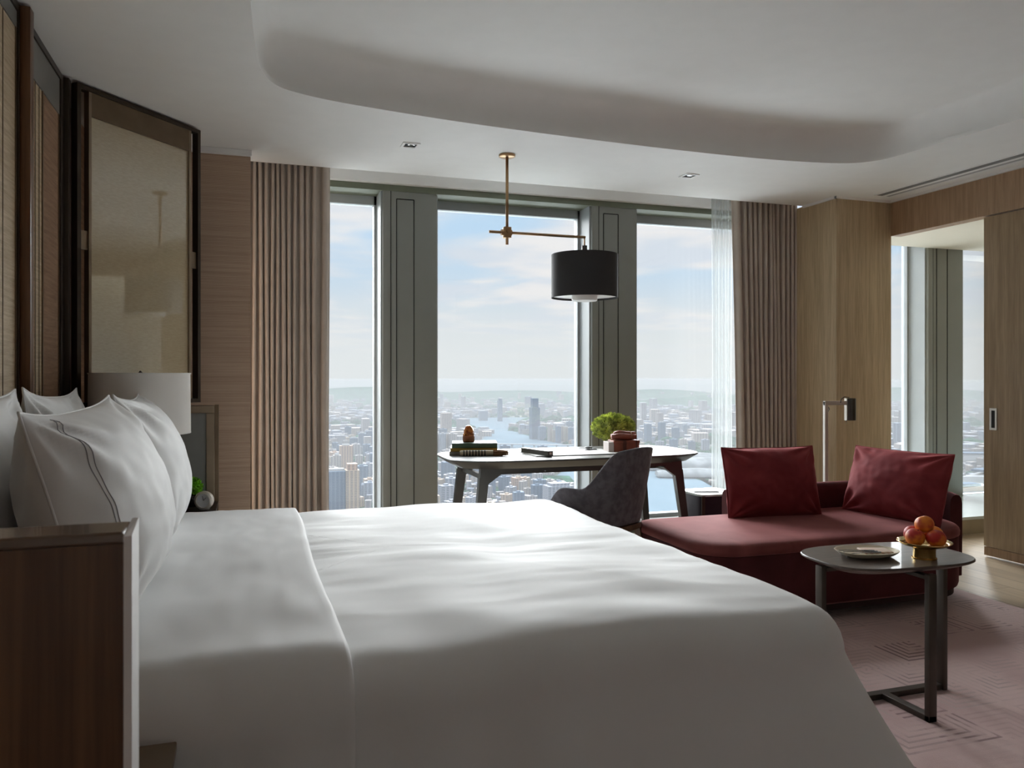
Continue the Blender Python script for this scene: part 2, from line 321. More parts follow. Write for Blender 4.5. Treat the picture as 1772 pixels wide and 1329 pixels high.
# ------------------------------------------------------------------ mesh helpers
class MB:
    def __init__(s): s.v = []; s.f = []
    def add(s, vs, fs):
        k = len(s.v); s.v += [tuple(p) for p in vs]; s.f += [tuple(i + k for i in f) for f in fs]; return s
    def bm(s, b):
        b.verts.index_update(); s.add([v.co for v in b.verts], [[v.index for v in f.verts] for f in b.faces]); b.free(); return s
    def box(s, x0, x1, y0, y1, z0, z1, bev=0.0, seg=2, M=None):
        b = bmesh.new(); bmesh.ops.create_cube(b, size=1)
        for v in b.verts:
            v.co = Vector(((x0 + x1) / 2 + v.co.x * (x1 - x0), (y0 + y1) / 2 + v.co.y * (y1 - y0), (z0 + z1) / 2 + v.co.z * (z1 - z0)))
        if bev > 0:
            bmesh.ops.bevel(b, geom=list(b.edges), offset=min(bev, 0.45 * min(x1 - x0, y1 - y0, z1 - z0)), segments=seg, profile=0.5, affect='EDGES')
        if M is not None: bmesh.ops.transform(b, matrix=M, verts=b.verts)
        return s.bm(b)
    def lathe(s, prof, c=(0, 0, 0), n=48, M=None):
        """prof: (r, z) list, closed with caps where r is 0"""
        vs, fs, rings = [], [], []
        for r, z in prof:
            if r < 1e-6: rings.append([len(vs)]); vs.append(Vector((0, 0, z)))
            else:
                rings.append(list(range(len(vs), len(vs) + n)))
                vs += [Vector((r * math.cos(2 * PI * i / n), r * math.sin(2 * PI * i / n), z)) for i in range(n)]
        for a, b in zip(rings[:-1], rings[1:]):
            for i in range(n):
                j = (i + 1) % n
                if len(a) == 1 and len(b) == 1: continue
                if len(a) == 1: fs.append((a[0], b[j], b[i]))
                elif len(b) == 1: fs.append((a[i], a[j], b[0]))
                else: fs.append((a[i], a[j], b[j], b[i]))
        if M is not None: vs = [M @ v for v in vs]
        return s.add([v + Vector(c) for v in vs], fs)
    def tube(s, pts, r, n=10, cap=True):
        pts = [Vector(p) for p in pts]; vs, fs = [], []
        R = r if isinstance(r, (list, tuple)) else [r] * len(pts)
        up = None
        for i, p in enumerate(pts):
            d = (pts[min(i + 1, len(pts) - 1)] - pts[max(i - 1, 0)]).normalized()
            if up is None: up = Vector((0, 0, 1)) if abs(d.z) < 0.9 else Vector((1, 0, 0))
            a = d.cross(up).normalized(); b = a.cross(d).normalized(); up = b
            vs += [p + R[i] * (math.cos(2 * PI * k / n) * a + math.sin(2 * PI * k / n) * b) for k in range(n)]
        for i in range(len(pts) - 1):
            for k in range(n):
                j = (k + 1) % n; fs.append((i * n + k, i * n + j, (i + 1) * n + j, (i + 1) * n + k))
        if cap: fs += [tuple(range(n - 1, -1, -1)), tuple(range((len(pts) - 1) * n, len(pts) * n))]
        return s.add(vs, fs)
    def bar(s, a, b, w0, w1, up=(0, 0, 1)):
        """four-sided tapered bar; w0/w1 = (width, depth) at the ends"""
        a, b = Vector(a), Vector(b); d = (b - a).normalized(); u = Vector(up)
        if abs(d.dot(u)) > 0.95: u = Vector((0, 1, 0))
        x = d.cross(u).normalized(); y = x.cross(d).normalized(); vs = []
        for p, w in ((a, w0), (b, w1)):
            for q, t in ((-1, -1), (1, -1), (1, 1), (-1, 1)): vs.append(p + x * q * w[0] / 2 + y * t * w[1] / 2)
        return s.add(vs, [(3, 2, 1, 0), (4, 5, 6, 7), (0, 1, 5, 4), (1, 2, 6, 5), (2, 3, 7, 6), (3, 0, 4, 7)])
    def prism(s, poly, prof):
        """poly: plan outline (ccw); prof: (inset, z) from bottom to top"""
        n = len(poly); vs, fs = [], []
        for ins, z in prof:
            vs += [(p[0], p[1], z) for p in inset(poly, ins)]
        for k in range(len(prof) - 1):
            for i in range(n):
                j = (i + 1) % n; fs.append((k * n + i, k * n + j, (k + 1) * n + j, (k + 1) * n + i))
        fs.append(tuple(range(n - 1, -1, -1))); fs.append(tuple(range((len(prof) - 1) * n, len(prof) * n)))
        return s.add(vs, fs)
    def grid(s, P):
        """P[i][j] points"""
        m = len(P[0]); vs = [p for r in P for p in r]
        return s.add(vs, [(i * m + j, i * m + j + 1, (i + 1) * m + j + 1, (i + 1) * m + j) for i in range(len(P) - 1) for j in range(m - 1)])
    def build(s, name, m, parent=None, smooth=False, angle=None, loc=None, solid=0.0, fix=True):
        me = bpy.data.meshes.new(name); me.from_pydata(s.v, [], s.f)
        if fix:
            b = bmesh.new(); b.from_mesh(me); bmesh.ops.recalc_face_normals(b, faces=b.faces); b.to_mesh(me); b.free()
        me.materials.append(m)
        if smooth or angle:
            me.polygons.foreach_set('use_smooth', [True] * len(me.polygons))
            if angle: me.set_sharp_from_angle(angle=math.radians(angle))
        o = bpy.data.objects.new(name, me); COL.objects.link(o)
        if parent is not None: o.parent = parent
        if loc is not None: o.location = loc
        if solid:
            md = o.modifiers.new('thickness', 'SOLIDIFY'); md.thickness = solid; md.offset = 0
        return o
def inset(poly, d):
    if abs(d) < 1e-9: return list(poly)
    n = len(poly); out = []
    for i in range(n):
        p0, p1, p2 = poly[i - 1], poly[i], poly[(i + 1) % n]
        e1 = Vector((p1[0] - p0[0], p1[1] - p0[1])).normalized(); e2 = Vector((p2[0] - p1[0], p2[1] - p1[1])).normalized()
        n1 = Vector((-e1.y, e1.x)); n2 = Vector((-e2.y, e2.x)); b = (n1 + n2)
        if b.length < 1e-6: b = n1
        b.normalize(); k = d / max(0.4, b.dot(n1)); out.append((p1[0] + b.x * k, p1[1] + b.y * k))
    return out
def rrect(x0, x1, y0, y1, r, n=8):
    out = []
    rr = r if isinstance(r, (list, tuple)) else [r] * 4
    for (cx_, cy_, a, q) in ((x0, y0, PI, 0), (x1, y0, 1.5 * PI, 1), (x1, y1, 0, 2), (x0, y1, PI / 2, 3)):
        R_ = rr[q]; sx_ = 1 if cx_ == x0 else -1; sy_ = 1 if cy_ == y0 else -1
        for k in range(n + 1):
            t = a + PI / 2 * k / n
            out.append((cx_ + sx_ * R_ + R_ * math.cos(t), cy_ + sy_ * R_ + R_ * math.sin(t)))
    return out
def superell(cx_, cy_, a, b, p=3.0, n=72, rot=0):
    out = []
    for k in range(n):
        t = 2 * PI * k / n; c, s_ = math.cos(t), math.sin(t)
        x = a * math.copysign(abs(c) ** (2 / p), c); y = b * math.copysign(abs(s_) ** (2 / p), s_)
        out.append((cx_ + x * math.cos(rot) - y * math.sin(rot), cy_ + x * math.sin(rot) + y * math.cos(rot)))
    return out
def tag(o, label, cat, group=None):
    o['label'] = label; o['category'] = cat
    if group: o['group'] = group
    return o
def thing(name, label, cat, loc=(0, 0, 0), rz=0.0, group=None):
    o = bpy.data.objects.new(name, None); COL.objects.link(o); o.location = loc; o.rotation_euler = (0, 0, rz); o.empty_display_size = 0.1
    return tag(o, label, cat, group)
def struct(o, label=None):
    o['kind'] = 'structure'
    if label: o['label'] = label
    return o
def sempty(name, loc=(0, 0, 0)):
    o = bpy.data.objects.new(name, None); COL.objects.link(o); o.location = loc; o['kind'] = 'structure'; return o
def copy_tree(o, parent=None):
    c = o.copy(); COL.objects.link(c); c.parent = parent
    for ch in [x for x in bpy.data.objects if x.parent == o]: copy_tree(ch, c)
    return c
def fbm(p, s, k=3):
    return noise.fractal(Vector(p) * s, 1.0, 2.0, k)

# ================================================================== THE ROOM
XL, XR = -0.90, 4.87
YB = -2.2
struct(MB().box(XL, 8.2, YB, WIN + 0.32, -0.12, 0.0).build('floor', M_FLOOR), 'light oak floorboards')
# --- ceiling: low perimeter with a curved recess
CO = [(0.05, 2.79), (0.06, 3.02)]
# recess outline (plan), measured on the low ceiling plane
def P(px, py, z):
    d = (z - EYE) * F_PX / (650.0 - py); xc = (px - 886) / F_PX * d
    return (xc * CS + d * SN, -xc * SN + d * CS)
edge_px = [(433, 0), (437, 40), (443, 85), (450, 115), (460, 133), (476, 147), (500, 157), (560, 172), (650, 188), (800, 212), (1000, 239),
           (1200, 263), (1330, 276), (1420, 282), (1475, 283), (1515, 279), (1550, 271), (1620, 250), (1772, 205)]
outl = [P(a, b, CEIL) for a, b in edge_px]
# carry the two long sides on towards the room's back, behind the camera
l0, l1 = Vector(outl[1]), Vector(outl[0]); r0, r1 = Vector(outl[-2]), Vector(outl[-1])
ldir = (l1 - l0).normalized(); rdir = (r1 - r0).normalized()
print('coffer', [tuple(round(c, 2) for c in p) for p in outl])
left_ext = [(l1.x + (ldir.x * k) * 0.5, l1.y - k * abs(ldir.y)) for k in (0.8, 1.6, 2.4, 3.0)]
right_ext = [(r1.x + (rdir.x * k) * 0.3, r1.y - k * abs(rdir.y)) for k in (0.8, 1.6, 2.4, 3.0)]
loop = list(reversed(left_ext)) + outl + right_ext            # clockwise from back-left; reverse for ccw
loop = loop[::-1]
def smooth_loop(p, it=1):
    for _ in range(it):
        q = []
        for i in range(len(p)):
            a, b = p[i], p[(i + 1) % len(p)]
            q += [(a[0] * .75 + b[0] * .25, a[1] * .75 + b[1] * .25), (a[0] * .25 + b[0] * .75, a[1] * .25 + b[1] * .75)]
        p = q
    return p
loop = smooth_loop(loop, 2)
EDGE_Y = 5.43
def ceiling():
    b = bmesh.new()
    outer = [(XL, YB), (XR, YB), (XR, 5.05), (4.33, 5.05), (4.33, EDGE_Y), (XL, EDGE_Y)]
    def ring(pts, z): 
        vs = [b.verts.new((x, y, z)) for x, y in pts]
        return vs, [b.edges.new((vs[i], vs[(i + 1) % len(vs)])) for i in range(len(vs))]
    vo, eo = ring(outer, CEIL); vi, ei = ring(loop, CEIL)
    bmesh.ops.triangle_fill(b, use_beauty=True, edges=eo + ei)
    # rings up into the recess: sharp lip, short riser, quarter-round cove
    prof = [(0.0, 0.0), (0.0, 0.022), (-0.02, 0.022), (-0.02, 0.06)]
    R = 0.14
    for k in range(1, 11):
        a = k / 10 * PI / 2
        prof.append((-0.02 + R * 1.0 * (1 - math.cos(a)), 0.06 + R * 1.0 * math.sin(a)))
    prof.append((prof[-1][0] + 0.10, prof[-1][1] + 0.004))
    prev = vi
    def shrink(p_, ins):
        v_ = Vector((p_[0] - 2.4, p_[1] - 1.3)); k_ = 1 - ins / v_.length; return (2.4 + v_.x * k_, 1.3 + v_.y * k_)
    for ins, dz in prof[1:]:
        pts = [shrink(p_, ins) for p_ in loop]; cur = [b.verts.new((x, y, CEIL + dz)) for x, y in pts]
        for i in range(len(cur)):
            j = (i + 1) % len(cur); b.faces.new((prev[i], prev[j], cur[j], cur[i]))
        prev = cur
    hub = b.verts.new((2.4, 1.3, CEIL + prof[-1][1]))
    for i in range(len(prev)): b.faces.new((prev[i], prev[(i + 1) % len(prev)], hub))
    m = MB(); m.bm(b)
    # slab over the window pocket with its front lip, and the outer roof
    m.box(XL, XR, EDGE_Y, WIN + 0.02, 2.80, 2.86)
    m.box(XL, 4.33, EDGE_Y - 0.012, EDGE_Y, CEIL + 0.002, 2.80)
    m.box(XL, 8.2, YB, WIN + 0.35, 2.97, 3.05)
    return m
c = struct(ceiling().build('ceiling', M_CEIL, angle=35), 'pale ceiling with a rounded recess')
# --- outer shell
struct(MB().box(XL - 0.1, XL, YB, WIN + 0.32, 0, 3.0).build('wall_left', M_PLASTER))
struct(MB().box(XL, 8.2, YB - 0.1, YB, 0, 3.0).build('wall_back', M_PLASTER))
# added ledges outside, below the sightline, bouncing daylight onto the ceiling
struct(MB().box(-4.0, 11.0, WIN + 0.36, WIN + 3.1, -0.62, -0.50).build('trim_15', M_BOUNCE_LEDGE), 'added pale ledge bouncing daylight up to the ceiling')
struct(MB().box(-4.0, 11.0, WIN + 3.1, WIN + 7.2, -1.45, -1.32).build('trim_16', M_BOUNCE_LEDGE), 'added lower step of the daylight-bouncing ledge')  # second added reflector, lights the ceiling deeper in the room
# window wall: header, sill, columns with seams, panes
w = sempty('wall_window', (0, 0, 0))
MB().box(XL, 4.3, WIN - 0.05, WIN + 0.32, 2.645, 2.80).build('header', M_WHITE_TRIM, w)
MB().box(XL, 8.2, WIN, WIN + 0.32, 2.60, 2.644).build('head_rail', M_GREEN, w)
MB().box(XL, 8.2, WIN, WIN + 0.32, 0.0, 0.07).build('sill', M_MULL, w)
for i, (a, b) in enumerate(COLS):
    t = sempty('trim_%d' % (i + 1), ((a + b) / 2, WIN, 0))
    h = (b - a) / 2
    m = MB()                                     # three broad boards with seams between them and a recessed central panel
    m.box(-h, -h + 0.055, 0, 0.26, 0.07, 2.60, 0.002)
    m.box(-h + 0.060, h, 0.004, 0.26, 0.07, 2.60, 0.002)
    m.build('column', M_MULL, t, angle=30)
    g = MB(); gx0, gx1 = -h + 0.100, -h + 0.228
    for x in (gx0, gx1): g.box(x - 0.003, x + 0.003, 0.000, 0.010, 0.10, 2.545)
    g.box(gx0, gx1, 0.000, 0.010, 2.542, 2.548)
    g.box(-h + 0.054, -h + 0.061, 0.002, 0.012, 0.07, 2.60)
    g.build('seam', M_SEAM, t)
    MB().box(h - 0.001, h + 0.012, 0.03, 0.29, 0.07, 2.60).build('right_reveal', M_REVEAL, t)
    MB().box(-h - 0.012, -h + 0.001, 0.03, 0.29, 0.07, 2.60).build('left_reveal', M_REVEAL, t)
for i, (a, b) in enumerate(zip(COLS[:-1], COLS[1:])):
    x0, x1 = a[1] + 0.012, b[0] - 0.012
    t = sempty('window_%d' % (i + 1), ((x0 + x1) / 2, WIN + 0.25, 0)); h = (x1 - x0) / 2
    MB().box(-h, h, 0.0, 0.012, 0.07, 2.60).build('pane', M_GLASS, t)
    m = MB()
    for (p, q, r, s_) in ((-h, h, 0.07, 0.10), (-h, h, 2.535, 2.60), (-h, -h + 0.018, 0.07, 2.6), (h - 0.018, h, 0.07, 2.6)):
        m.box(p, q, -0.03, 0.04, r, s_)
    m.build('window_frame', M_REVEAL, t)
# left return wall with horizontal veneer
struct(MB().box(XL, 0.028, 5.19, 5.235, 0, CEIL - 0.001).build('wall_far_left', M_WALNUTH))
struct(MB().box(-0.35, 0.035, 5.16, 5.195, CEIL - 0.035, CEIL - 0.002).build('trim_12', M_WHITE_TRIM))
# right: wood-clad column, wall over the opening, sliding door
struct(MB().box(4.34, 4.875, 5.05, WIN + 0.0, 0, CEIL - 0.001, 0.004).build('wall_column', M_OAK, angle=30))
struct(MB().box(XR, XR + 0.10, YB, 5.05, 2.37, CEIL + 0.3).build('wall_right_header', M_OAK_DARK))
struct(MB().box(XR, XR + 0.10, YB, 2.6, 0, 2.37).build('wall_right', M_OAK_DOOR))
d = sempty('door_1', (XR + 0.012, 3.40, 0))
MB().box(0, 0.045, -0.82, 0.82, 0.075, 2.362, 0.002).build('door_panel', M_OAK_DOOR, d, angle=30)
MB().box(0.004, 0.041, -0.82, 0.82, 0.012, 0.070).build('kick_rail', M_OAK_DARK, d)
hd = MB(); 
for (y0, y1, z0, z1) in ((0.715, 0.728, 0.90, 1.02), (0.757, 0.770, 0.90, 1.02), (0.715, 0.770, 0.885, 0.90), (0.715, 0.770, 1.02, 1.035)): hd.box(-0.006, 0.002, y0, y1, z0, z1)
hp = hd.build('door_handle', M_NICKEL, d)
MB().box(-0.003, 0.001, 0.728, 0.757, 0.90, 1.02).build('handle_recess', M_SEAM, hp)
# shadow-gap moulding where the ceiling meets the wood
m = MB(); m.box(4.325, 4.345, 5.03, EDGE_Y, CEIL - 0.018, CEIL); m.box(4.325, XR, 5.035, 5.055, CEIL - 0.018, CEIL); m.box(XR - 0.02, XR + 0.004, YB, 5.05, CEIL - 0.018, CEIL)
struct(m.build('trim_13', M_WHITE_TRIM))
# --- bathroom beyond the opening
struct(MB().box(XR + 0.1, 8.2, YB, WIN, 2.44, 2.50).build('ceiling_bathroom', M_BATHC))
struct(MB().box(8.2, 8.3, YB, WIN + 0.3, 0, 3.0).build('wall_bathroom', M_PLASTER))
p = sempty('trim_14', (0, 0, 0))
MB().box(XR + 0.1, 8.2, 4.85, WIN, 0, 0.115).build('step_riser', M_BEIGE, p)
MB().box(XR + 0.1, 8.2, 4.83, WIN, 0.115, 0.14, 0.004).build('step_slab', M_MARBLE, p)

# ceiling fittings
def downlight(x, y, label):
    t = thing('ceiling_downlight', label, 'downlight', (x, y, CEIL), 0, 'square ceiling downlights')
    m = MB()
    for (a, b, c_, d_) in ((-.052, .052, -.052, -.036), (-.052, .052, .036, .052), (-.052, -.036, -.036, .036), (.036, .052, -.036, .036)): m.box(a, b, c_, d_, -0.006, 0.001)
    m.build('bezel', M_WHITE_TRIM, t)
    MB().box(-.036, .036, -.036, .036, -0.001, 0.003).build('recess', M_SEAM, t)
    MB().lathe([(0, -0.004), (.016, -0.004), (.024, -0.001), (.024, 0.001)], (0.006, 0, 0), 24).build('lens', M_STEEL, t, smooth=True)
    return t
downlight(0.94, 4.74, 'square ceiling downlight left of the pendant lamp')
downlight(2.92, 4.85, 'square ceiling downlight right of the pendant lamp')
v = thing('linear_air_slot', 'long recessed linear air slot along the ceiling above the wood wall', 'air vent', (4.66, 3.4, CEIL))
MB().box(-0.075, -0.068, -2.4, 1.52, -0.006, 0.001).build('edge_strip', M_WHITE_TRIM, v)
MB().box(0.07, 0.077, -2.4, 1.52, -0.006, 0.001).build('edge_strip', M_WHITE_TRIM, v)
MB().box(-0.068, 0.0, -2.4, 1.52, -0.0022, 0.001).build('slot', plain('slot_shadow', (0.20, 0.20, 0.20), 0.8), v)
MB().box(0.0, 0.035, -2.4, 1.52, -0.004, 0.001).build('deflector', M_CEIL, v)
MB().box(0.035, 0.07, -2.4, 1.52, -0.003, 0.001).build('inner_slot', plain('slot_grey', (0.42, 0.42, 0.42), 0.8), v)

# --- curtains
def curtain(name, x0, x1, y, n, label, mat, amp=0.045, z0=0.02, z1=2.79, seed=1, lean=0.0, solid=0.004, wide_at=None):
    rnd = random.Random(seed); ph = []; x = 0
    wd = [rnd.uniform(0.75, 1.3) for _ in range(n)]
    if wide_at == 'right': wd[-1] = 2.2
    if wide_at == 'left': wd[0] = 2.0
    tot = sum(wd); K = 16; rows = []
    am = [rnd.uniform(0.7, 1.1) for _ in range(n)]
    for zi in range(25):
        t = zi / 24; z = z0 + (z1 - z0) * t; row = []; acc = 0
        for i in range(n):
            for k in range(K):
                u = (acc + wd[i] * k / K) / tot
                q = 2 * PI * k / K
                a = amp * am[i] * (1.0 + 0.25 * (1 - t)) 
                xx = x0 + (x1 - x0) * u + 0.004 * math.sin(2 * q) + 0.004 * math.sin(5 * t + i * 1.7)
                if lean: xx += lean * (1 - t) * (1 - u if lean > 0 else u)
                row.append((xx, y + a * math.cos(q) + 0.004 * math.sin(7 * t + i), z))
            acc += wd[i]
        rows.append(row)
    o = MB().grid(rows).build(name, mat, smooth=True, solid=solid)
    return tag(o, label, 'curtain')
curtain('curtain', -0.04, 0.55, 5.54, 14, 'taupe pleated curtain drawn to the left end of the windows', M_CURTAIN, amp=0.024, seed=3, wide_at='right')
curtain('curtain', 3.74, 4.36, 5.54, 13, 'taupe pleated curtain at the right end beside the wood column', M_CURTAIN, amp=0.026, seed=5, lean=0.06, wide_at='left')
curtain('sheer_curtain', 3.62, 3.80, 5.64, 6, 'narrow white sheer curtain gathered beside the right curtain', M_SHEER, amp=0.02, seed=9, solid=0)

# ================================================================== HEADBOARD WALL
def screen_panel(name, label, loc, rz, w, z0, z1, infill, gap=0.045, fr=0.022, group=None, rail=0.115):
    """w runs along local +x; front faces local -y"""
    t = thing(name, label, 'screen', loc, rz, group)
    m = MB()
    for (a, b, c_, d_) in ((0, fr, z0, z1), (w - fr, w, z0, z1), (fr, w - fr, z1 - fr, z1), (fr, w - fr, z0, z0 + fr)): m.box(a, b, -0.02, 0.02, c_, d_, 0.0015)
    m.build('outer_frame', M_DBRONZE, t)
    i0, i1 = fr + gap, w - fr - gap
    for nm, (a, b, c_, d_) in (('stile', (i0, i0 + .016, z0 + fr, z1 - fr)), ('stile', (i1 - .016, i1, z0 + fr, z1 - fr)), ('bottom_rail', (i0 + .016, i1 - .016, z0 + fr, z0 + fr + .03))):
        MB().box(a, b, -0.016, 0.016, c_, d_, 0.001).build(nm, M_BRONZE, t)
    MB().box(i0 + .016, i1 - .016, -0.014, 0.014, z1 - fr - rail, z1 - fr).build('top_rail', M_BRONZE_RAIL, t)
    MB().box(i0 + .016, i1 - .016, -0.005, 0.005, z0 + fr + .03, z1 - fr - rail).build('woven_panel', infill, t)
    zc = 0.52 * (z1 - z0) + z0
    for a, b in ((fr, i0), (i1, w - fr)):
        MB().box(a, b, -0.008, 0.008, zc - .045, zc + .045).build('bracket', M_BRONZE, t)
    return t
ZT = CEIL - 0.012
# wall lining behind the screens, then a row of framed screens along it
struct(MB().box(XL, -0.86, YB, 5.19, 1.08, CEIL - .001).build('wall_lining', M_GRASS_D))
def wall_screen(y0, y1, label, st0=.012, st1=.012, rail=.06, split=None):
    t = thing('wall_screen', label, 'screen', (-0.80, y0, 0))
    w_ = y1 - y0
    m = MB()
    for (a, b, c_, d_) in ((0, st0, 1.10, ZT), (w_ - st1, w_, 1.10, ZT), (st0, w_ - st1, ZT - .03, ZT), (st0, w_ - st1, 1.10, 1.14)): m.box(-0.05, 0.004, a, b, c_, d_, .002)
    m.build('outer_frame', M_DBRONZE, t)
    MB().box(-0.045, -0.003, st0, w_ - st1, ZT - .03 - rail, ZT - .03).build('top_rail', M_GREYL, t)
    sp_ = split or w_ - st1 - .008
    MB().box(-0.02, -0.004, w_ - st1 - .008, w_ - st1, 1.14, ZT - .03 - rail).build('edge_strip', M_BRONZE, t)
    MB().box(-0.02, -0.008, st0, sp_, 1.14, ZT - .03 - rail).build('woven_panel', M_GRASS, t)
    if split:
        MB().box(-0.02, -0.008, sp_ + .01, w_ - st1 - .008, 1.14, ZT - .03 - rail).build('brown_woven_panel', M_GRASS_D, t)
        MB().box(-0.02, -0.002, sp_, sp_ + .01, 1.14, ZT - .03 - rail).build('stile', M_BRONZE, t)
    for k_ in range(3):
        yy = st0 + (sp_ - st0) * (.45 + .2 * k_)
        MB().box(-0.009, -0.0055, yy, yy + .004, 1.14, ZT - .03 - rail).build('batten', M_BRONZE_RAIL, t)
    return t
wall_screen(2.30, 3.385, 'woven grass-cloth screen at the left picture edge before the dark post')
wall_screen(3.44, 4.13, 'narrow woven grass-cloth screen between the dark post and the corner', st1=.045, rail=.16, split=.33)
wall_screen(1.20, 2.28, 'woven grass-cloth screen above the near bed side')
tag(MB().box(-0.80, -0.762, 3.386, 3.439, 1.09, ZT, .003).build('screen_post', M_WALNUT, angle=30), 'dark square wooden post between two woven wall screens', 'post')
tag(MB().box(-0.825, -0.775, 4.14, 4.185, 1.09, ZT, .003).build('screen_post', M_DBRONZE, angle=30), 'dark corner post where the angled screen is hinged', 'post')
screen_panel('angled_screen', 'angled framed screen of gold mesh standing out from the wall above the lamp', (-0.765, 4.20, 0), math.atan2(0.61, 0.51), 0.795, 1.11, ZT, M_WEAVE)
# headboard and wings
tag(MB().box(-0.86, -0.77, 1.13, 4.86, 0.0, 1.085, 0.01).build('headboard', M_HEADB, angle=30), 'long padded brown headboard behind the pillows', 'headboard')
wg = thing('bed_wing_panel', 'dark wooden wing partition in the near left foreground with bright metal edge', 'partition', (-0.86, 1.045, 0))
MB().box(-1.2, 0.722, 0.0, 0.075, 0.0, 1.060, 0.0).build('panel', M_WALNUT, wg)
MB().box(-1.2, 0.722, 0.0, 0.075, 1.060, 1.074, 0.003).build('cap', M_WALNUT_T, wg)
m = MB(); m.add([(0.722, 0.0, 0), (0.722, 0.0, 1.068), (0.722, 0.075, 1.078), (0.722, 0.075, 0), (0.730, 0.008, 0), (0.730, 0.008, 1.068), (0.730, 0.075, 1.078), (0.730, 0.075, 0)],
      [(0, 1, 5, 4), (4, 5, 6, 7), (3, 7, 6, 2), (1, 2, 6, 5), (0, 4, 7, 3), (0, 3, 2, 1)])
m.build('metal_edge', M_EDGE, wg)
wf = thing('bed_wing_panel', 'grey leather wing partition framed in bronze behind the far nightstand', 'partition', (-0.86, 4.87, 0))
MB().box(0.0, 0.645, 0.010, 0.05, 0.0, 1.045).build('leather_panel', M_GREYL, wf)
m = MB(); m.box(0.645, 0.690, 0.0, 0.06, 0.0, 1.045, .002); m.box(0.0, 0.690, 0.0, 0.06, 1.045, 1.088, .002); m.build('frame', M_BRONZE, wf)
MB().box(0.690, 0.712, 0.015, 0.06, 0.0, 1.092, .002).build('outer_trim', M_BRONZE_RAIL, wf)

# ================================================================== BED
BX0, BX1, BY0, BY1 = -0.77, 1.42, 1.95, 4.14
bed = thing('bed', 'wide bed made up with smooth white duvet and turned-back sheet', 'bed', (0, 3.04, 0))
bed_loc = Vector((0, 3.04, 0))
MB().box(BX0, 1.30, -0.98, 0.98, 0.06, 0.30, 0.02).build('bed_base', M_HEADB, bed, angle=30)
MB().box(BX0, 1.36, -1.02, 1.02, 0.30, 0.56, 0.05, 4).build('mattress', M_SHEET, bed, angle=30)
def drape(x0, x1, y0, y1, ztop, R, drop, flare, cr, nper=420, lift=0.0, open_head=True, amp=0.0035, seed=0.0, crown=0.02):
    """rounded-corner cloth over a bed: rings from the centre out over the edge and down"""
    path = rrect(x0, x1, y0, y1, [0.10, cr, cr, 0.10], 24)
    # resample evenly
    L = [0]; pp = path + [path[0]]
    for a, b in zip(pp[:-1], pp[1:]): L.append(L[-1] + math.dist(a, b))
    pts = []; j = 0
    for k in range(nper):
        s_ = L[-1] * k / nper
        while L[j + 1] < s_: j += 1
        u = (s_ - L[j]) / max(1e-9, L[j + 1] - L[j]); pts.append((pp[j][0] * (1 - u) + pp[j + 1][0] * u, pp[j][1] * (1 - u) + pp[j + 1][1] * u))
    cxx, cyy = (x0 + x1) / 2, (y0 + y1) / 2
    inner = inset(pts, R); rings = []
    NI = 46
    for k in range(1, NI + 1):
        t = k / NI; row = []
        for (x, y) in inner:
            X, Y = cxx + (x - cxx) * t, cyy + (y - cyy) * t
            row.append([X, Y, ztop + crown * (1 - t ** 2)])
        rings.append(row)
    for k in range(1, 9):                       # over the edge
        a = k / 8 * PI / 2
        off = R - R * math.sin(a)
        rings.append([[x, y, ztop - R * (1 - math.cos(a))] for (x, y) in inset(pts, off)])
    ND = 26
    for k in range(1, ND + 1):
        t = k / ND
        off = -flare * (t ** 1.3)
        ring = []
        for (x, y) in inset(pts, off): ring.append([x, y, ztop - R - (drop - R) * t])
        rings.append(ring)
    for r, row in enumerate(rings):
        for i, p_ in enumerate(row):
            x, y, z = p_
            hang = max(0.0, (ztop - R - z))
            n1_ = fbm((x + seed, y, z), 2.1, 2); n2_ = fbm((x * 0.7, y * 3 + seed, z), 3.0, 3)
            p_[2] = z + (n1_ * 0.020 + n2_ * amp) * (1 if hang < .02 else max(0, 1 - hang * 6))
            if hang > 0.0:
                ang = i / nper * 2 * PI
                f = hang * 0.055 * math.sin(ang * 19 + 2.2 * math.sin(ang * 7) + z * 1.5) + hang * 0.09 * fbm((x * 1.6, y * 1.6, seed), 1.0, 2)
                dx, dy = x - cxx, y - cyy
                nx = 1 if abs(x - x1) < 0.35 and x > x1 - .2 else 0
                l = math.hypot(dx * 0.9, dy) or 1
                p_[0] += dx / l * f; p_[1] += dy / l * f
                cd_ = math.exp(-((x - x1) ** 2 + (y - y0) ** 2) / 0.30 ** 2) * 0.10 * min(1.0, hang / 0.40)
                p_[0] += cd_ * 1.2; p_[1] -= cd_ * 0.5
                if x < 0.15 and y < y0 + .3: p_[1] = max(p_[1], y0 - 0.005 - 0.10 * max(0.0, (x + 0.10) / 0.25))
            if x > 0.9:
                q_ = min(1.0, max(0.0, (x - 0.9) / 0.6)) * min(1.0, max(0.0, (3.1 - y) / 1.2)); p_[0] += 0.055 * q_ * q_ * (3 - 2 * q_)
    vs = [(cxx, cyy, ztop + crown + fbm((cxx + seed, cyy, ztop), 2.1, 2) * 0.02)]; fs = []
    for row in rings: vs += [tuple(q) for q in row]
    for i in range(nper):
        fs.append((0, 1 + i, 1 + (i + 1) % nper))
    for r in range(len(rings) - 1):
        for i in range(nper):
            j = (i + 1) % nper; fs.append((1 + r * nper + i, 1 + (r + 1) * nper + i, 1 + (r + 1) * nper + j, 1 + r * nper + j))
    vs = [(x, y - bed_loc.y, z) for x, y, z in vs]
    return MB().add(vs, fs)
drape(-0.60, 1.62, 1.82, 4.10, 0.598, 0.12, 0.55, 0.13, 0.15, seed=3.1, crown=0.025).build('duvet', M_SHEET, bed, smooth=True)
